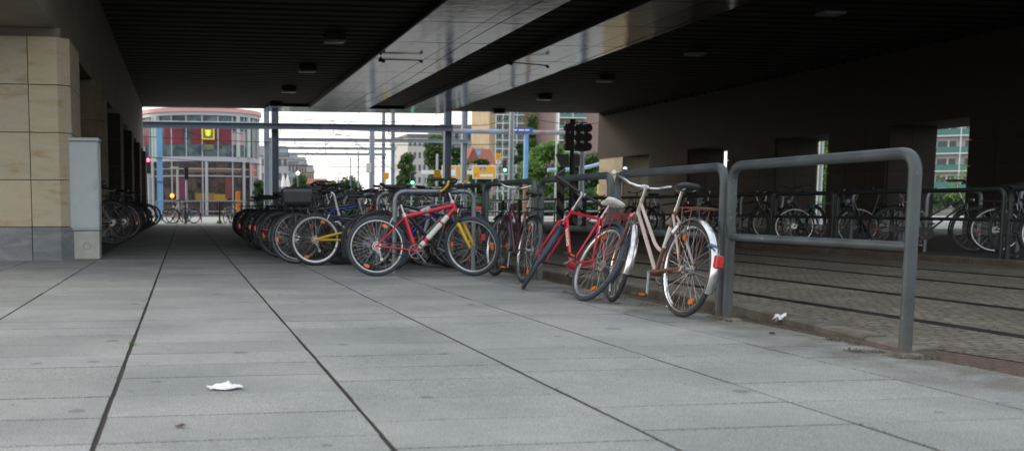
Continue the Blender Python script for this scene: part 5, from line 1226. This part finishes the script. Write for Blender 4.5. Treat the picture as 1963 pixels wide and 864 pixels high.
# hedge mass along the verge
hb = []; rr = random.Random(21)
for i in range(60): hb.append((rr.uniform(0,62), rr.uniform(-1.5,1.5), rr.uniform(.5,1.7), rr.uniform(1.0,2.0), 1.2, rr.uniform(.6,1.1)))
a = at(745, 380, 82); o = leafobj(leaves(hb, 26000, .3, 22), 'hedge', M_LF[2], None); o.location = (a.x, 82, 0); tag(o, 'long dark green hedge behind the pale street railing on the right', 'hedge')
hb = [(rr.uniform(0,30), rr.uniform(-1,1), rr.uniform(.4,1.6), 1.4, 1, .8) for i in range(25)]
a = at(520, 380, 92); o = leafobj(leaves(hb, 8000, .3, 23), 'hedge', M_LF[2], None); o.location = (a.x, 92, 0); tag(o, 'low dark hedge behind the parasols and portals on the left', 'hedge')

# ================================================================== SMALL THINGS ON THE GROUND
def crumple(cx0, cy0, L, W, H, seed, name, label, m, yaw=0):
    r = random.Random(seed); g = G(); nx, ny = 12, 7; vs_ = []
    for i in range(nx):
        for j in range(ny):
            u, v = i/(nx-1), j/(ny-1)
            ww = W*(.55+.45*abs(math.sin(u*5+seed)))
            vs_.append(((u-.5)*L+r.uniform(-.006,.006), (v-.5)*ww+r.uniform(-.006,.006), .004+H*(.5+.5*math.sin(u*7+v*3+seed))*r.uniform(.3,1)*(1 if 0<j<ny-1 else .25)))
    g.add(vs_, [(i*ny+j,(i+1)*ny+j,(i+1)*ny+j+1,i*ny+j+1) for i in range(nx-1) for j in range(ny-1)])
    o = g.obj(name, m, ang=180); md = o.modifiers.new('s','SOLIDIFY'); md.thickness = .0012
    o.location = (cx0, cy0, .003); o.rotation_euler = (0,0,yaw); tag(o, label, 'litter'); return o
M_TIS = mat('white tissue', (.78,.78,.78), .8)
p = gp(430,745); crumple(p.x, p.y, .14, .10, .030, 2, 'paper_tissue', 'white crumpled tissue lying on the paving in the foreground', M_TIS, .1)
p = gp(1500,618,-.03); o = crumple(p.x, p.y, .10, .09, .075, 5, 'paper_scrap', 'white crumpled paper standing in the gutter by the kerb', M_TIS, .6); o.location.z = -.03
p = gp(346,819); o = crumple(p.x, p.y, .03, .02, .008, 8, 'dry_leaf', 'small dry brown leaf on the paving near the left joint', mat('dry leaf', (.10,.05,.03), .8), .3)
for i,(px,py,lab) in enumerate(((1283,597,'small white wrapper scrap by the rear wheel of the champagne bicycle'),(1377,600,'small pale wrapper scrap at the post foot behind the champagne bicycle'),(1578,634,'tiny white scrap in the brick gutter'),(1663,640,'tiny white scrap at the foot of the kerb'),(1783,672,'white scrap on the gutter bricks right of the nearest railing'),(1157,548,'crumpled white scrap beneath the leaning red bicycle'))):
    p = gp(px,py,-.03); o = crumple(p.x, p.y, .035, .03, .012, 11+i, 'paper_scrap', lab, M_TIS, i*.7); o.location.z = -.02 if p.x > 3.7 else .002
for i, y in enumerate(sorted(rnd.uniform(4.9,9.5) for _ in range(9))):
    x = rnd.choice([rnd.uniform(3.76,3.95), rnd.uniform(3.3,3.62)])
    q = crumple(x, y, rnd.uniform(.03,.05), .022, .012, 40+i, 'dry_leaf', f'small dry brown leaf by the railing and gutter, {ORD[i]} counted from the camera', mat('dry leaf', (.10,.05,.03), .8), rnd.uniform(0,6)); q['group'] = 'dry leaves along the gutter'
    q.location.z = .003 if x < 3.7 else (-.003 if y < 5 else -.028 if y < 6 else -.055)
# grit and flecks scattered over the paving and along the gutter
g = G(); r = random.Random(77)
for i in range(2600):
    y = r.uniform(2.6,15); x = r.uniform(-3,3.6) if i % 3 else 3.72-abs(r.gauss(0,.35)); q = r.uniform(.0015,.005); a = r.uniform(0,6.28)
    P3 = [Vector((x+q*math.cos(a+k*2.09),y+q*math.sin(a+k*2.09),.001)) for k in range(3)]; t_ = Vector((x,y,.001+q*.8)); g.add(P3+[t_], [(0,1,3),(1,2,3),(2,0,3)])
me = None
M_GRIT = mat('grit', (.10,.085,.07), .9, color2=(.34,.32,.28), scale=1.7)
o = bpy.data.objects.new('grit', bpy.data.meshes.new('grit')); o.data.from_pydata([tuple(v) for v in g.v], [], g.f); o.data.materials.append(M_GRIT); COL.objects.link(o); tag(o, 'fine grit and crumbs scattered over the paving', 'grit', kind='stuff')
# weeds and moss
M_MOSS = leaf_mat('moss', (.03,.05,.015), (.08,.10,.03)); M_WEED = leaf_mat('weed', (.03,.10,.02), (.08,.18,.04)); M_DEB = leaf_mat('soil crumbs', (.06,.05,.04), (.16,.14,.10))
g = G(); r = random.Random(31)
def tuft(g, x, y, z, rad, n, s, flat=.35):
    for _ in range(n):
        a = r.uniform(0,2*PI); d = rad*r.random()**.7; p = Vector((x+d*math.cos(a), y+d*math.sin(a), z+r.random()*rad*flat)); v = Vector((r.gauss(0,1),r.gauss(0,1),r.gauss(0,1)+.6)).normalized(); b = v.orthogonal().normalized(); q = s*r.uniform(.5,1.5)
        g.add([p-b*q*.4, p+v*q*.8, p+b*q*.4], [(0,1,2)])
for y in [3.6+.055*i for i in range(190)]:
    if r.random() < .55: tuft(g, 3.725+r.uniform(-.03,.05), y, -.01, r.uniform(.02,.06), 34, .008)
    if r.random() < .35 and y > 5: tuft(g, 4.02+r.uniform(-.08,.1) if y > 6 else 3.88, y, -.05, r.uniform(.02,.05), 26, .008)
tag(leafobj(g, 'moss', M_MOSS, None), 'low moss growing along the pavement edge and gutter', 'moss', kind='stuff')
g = G()
for px,py,rad,n in ((1595,652,.05,90),(1645,660,.06,90),(1690,676,.05,80),(1640,674,.07,110),(1745,686,.09,220),(1790,686,.05,80),(1390,612,.08,150),(1330,600,.10,120),(1180,572,.12,160),(1140,575,.08,90),(1250,585,.1,120)):
    p = gp(px,py); tuft(g, p.x, p.y, 0.0, rad, n, .012, .18)
for i in range(900):
    y = r.uniform(3.6,12); tuft(g, r.uniform(3.72,4.0), y, -.055 if y > 5.5 else -.02, .01, 2, .010)
tag(leafobj(g, 'soil_crumbs', M_DEB, None), 'dark crumbs of soil and leaf litter in the gutter and round the posts', 'debris', kind='stuff')
for i,(px,py,rad,lab) in enumerate(((254,661,.022,'small green weed in the paving joint at left'),(421,428,.16,'weed at the foot of the black bollard outside'),(1380,607,.05,'weed at the foot of the railing post beside the champagne bicycle'))):
    p = gp(px,py) if i != 1 else Vector((at(421,420,46.3).x,46.2,0)); g = G(); tuft(g, 0, 0, 0, rad, 60, rad*.45, .8); o = leafobj(g, 'weed', M_WEED, None); o.location = (p.x,p.y,0); tag(o, lab, 'weed')
# pale concrete collars at the post feet
for y_, lab_ in ((6.27,'rough concrete footing at the left post of the nearest railing'),(6.37,'rough concrete footing at the right post of the railing behind the champagne bicycle'),(8.06,'rough concrete footing at the left post of the railing behind the champagne bicycle')):
    q = G().rev([(.033,0),(.095,0),(.08,.009),(.033,.016)], (0,0,0), n=11, axis='z').obj('post_footing', M_KERB); q.location = (3.66,y_,0); tag(q, lab_, 'footing')
p = (3.66, 4.58); o = G().rev([(.033,0),(.10,0),(.085,.012),(.033,.022)], (0,0,0), n=14, axis='z').obj('post_footing', M_KERB); o.location = (3.66,4.58,0.0); tag(o, 'rough concrete footing round the nearest railing post', 'footing')

# ---- lettering on the down tube of the leaning red bicycle
def bike_text():
    R=.335; ha = math.radians(70); ax = Vector((-math.cos(ha),0,math.sin(ha))); perp = Vector((math.sin(ha),0,math.cos(ha)))
    fa = Vector((1.10,0,R)); p0 = fa-perp*.045; crown = p0+ax*.385; hb = crown+ax*.02; a = hb+ax*.025; b = Vector((.435,0,.28))
    d = (b-a).normalized(); mid_ = a+(b-a)*.42; L_ = (b-a).length
    for s in (1,):
        # left side (y+), letters reading along the tube
        X = d; Yv = Vector((0,1,0)); Zv = Yv
        M = Matrix.Identity(4)
        up_ = Vector((0,1,0)).cross(X).normalized()
        for i in range(3): M[i][0] = X[i]; M[i][1] = up_[i]*1; M[i][2] = X.cross(up_)[i]
        nrm = X.cross(up_)
        cu = bpy.data.curves.new('lettering','FONT'); cu.body = 'DIAMOND'; cu.size = .042; cu.extrude = .002; cu.align_x = 'CENTER'; cu.align_y = 'CENTER'; cu.space_character = 1.25; cu.offset = .0012
        t = bpy.data.objects.new('lettering', cu); COL.objects.link(t); bpy.context.view_layer.update(); me = bpy.data.meshes.new_from_object(t); bpy.data.objects.remove(t)
        me.transform(Matrix.Translation(mid_+nrm*.0165) @ M); me.materials.append(mat('cream letters', (.7,.66,.45), .5))
        o = bpy.data.objects.new('lettering', me); COL.objects.link(o); o.parent = b5
bike_text()
bpy.context.view_layer.update()
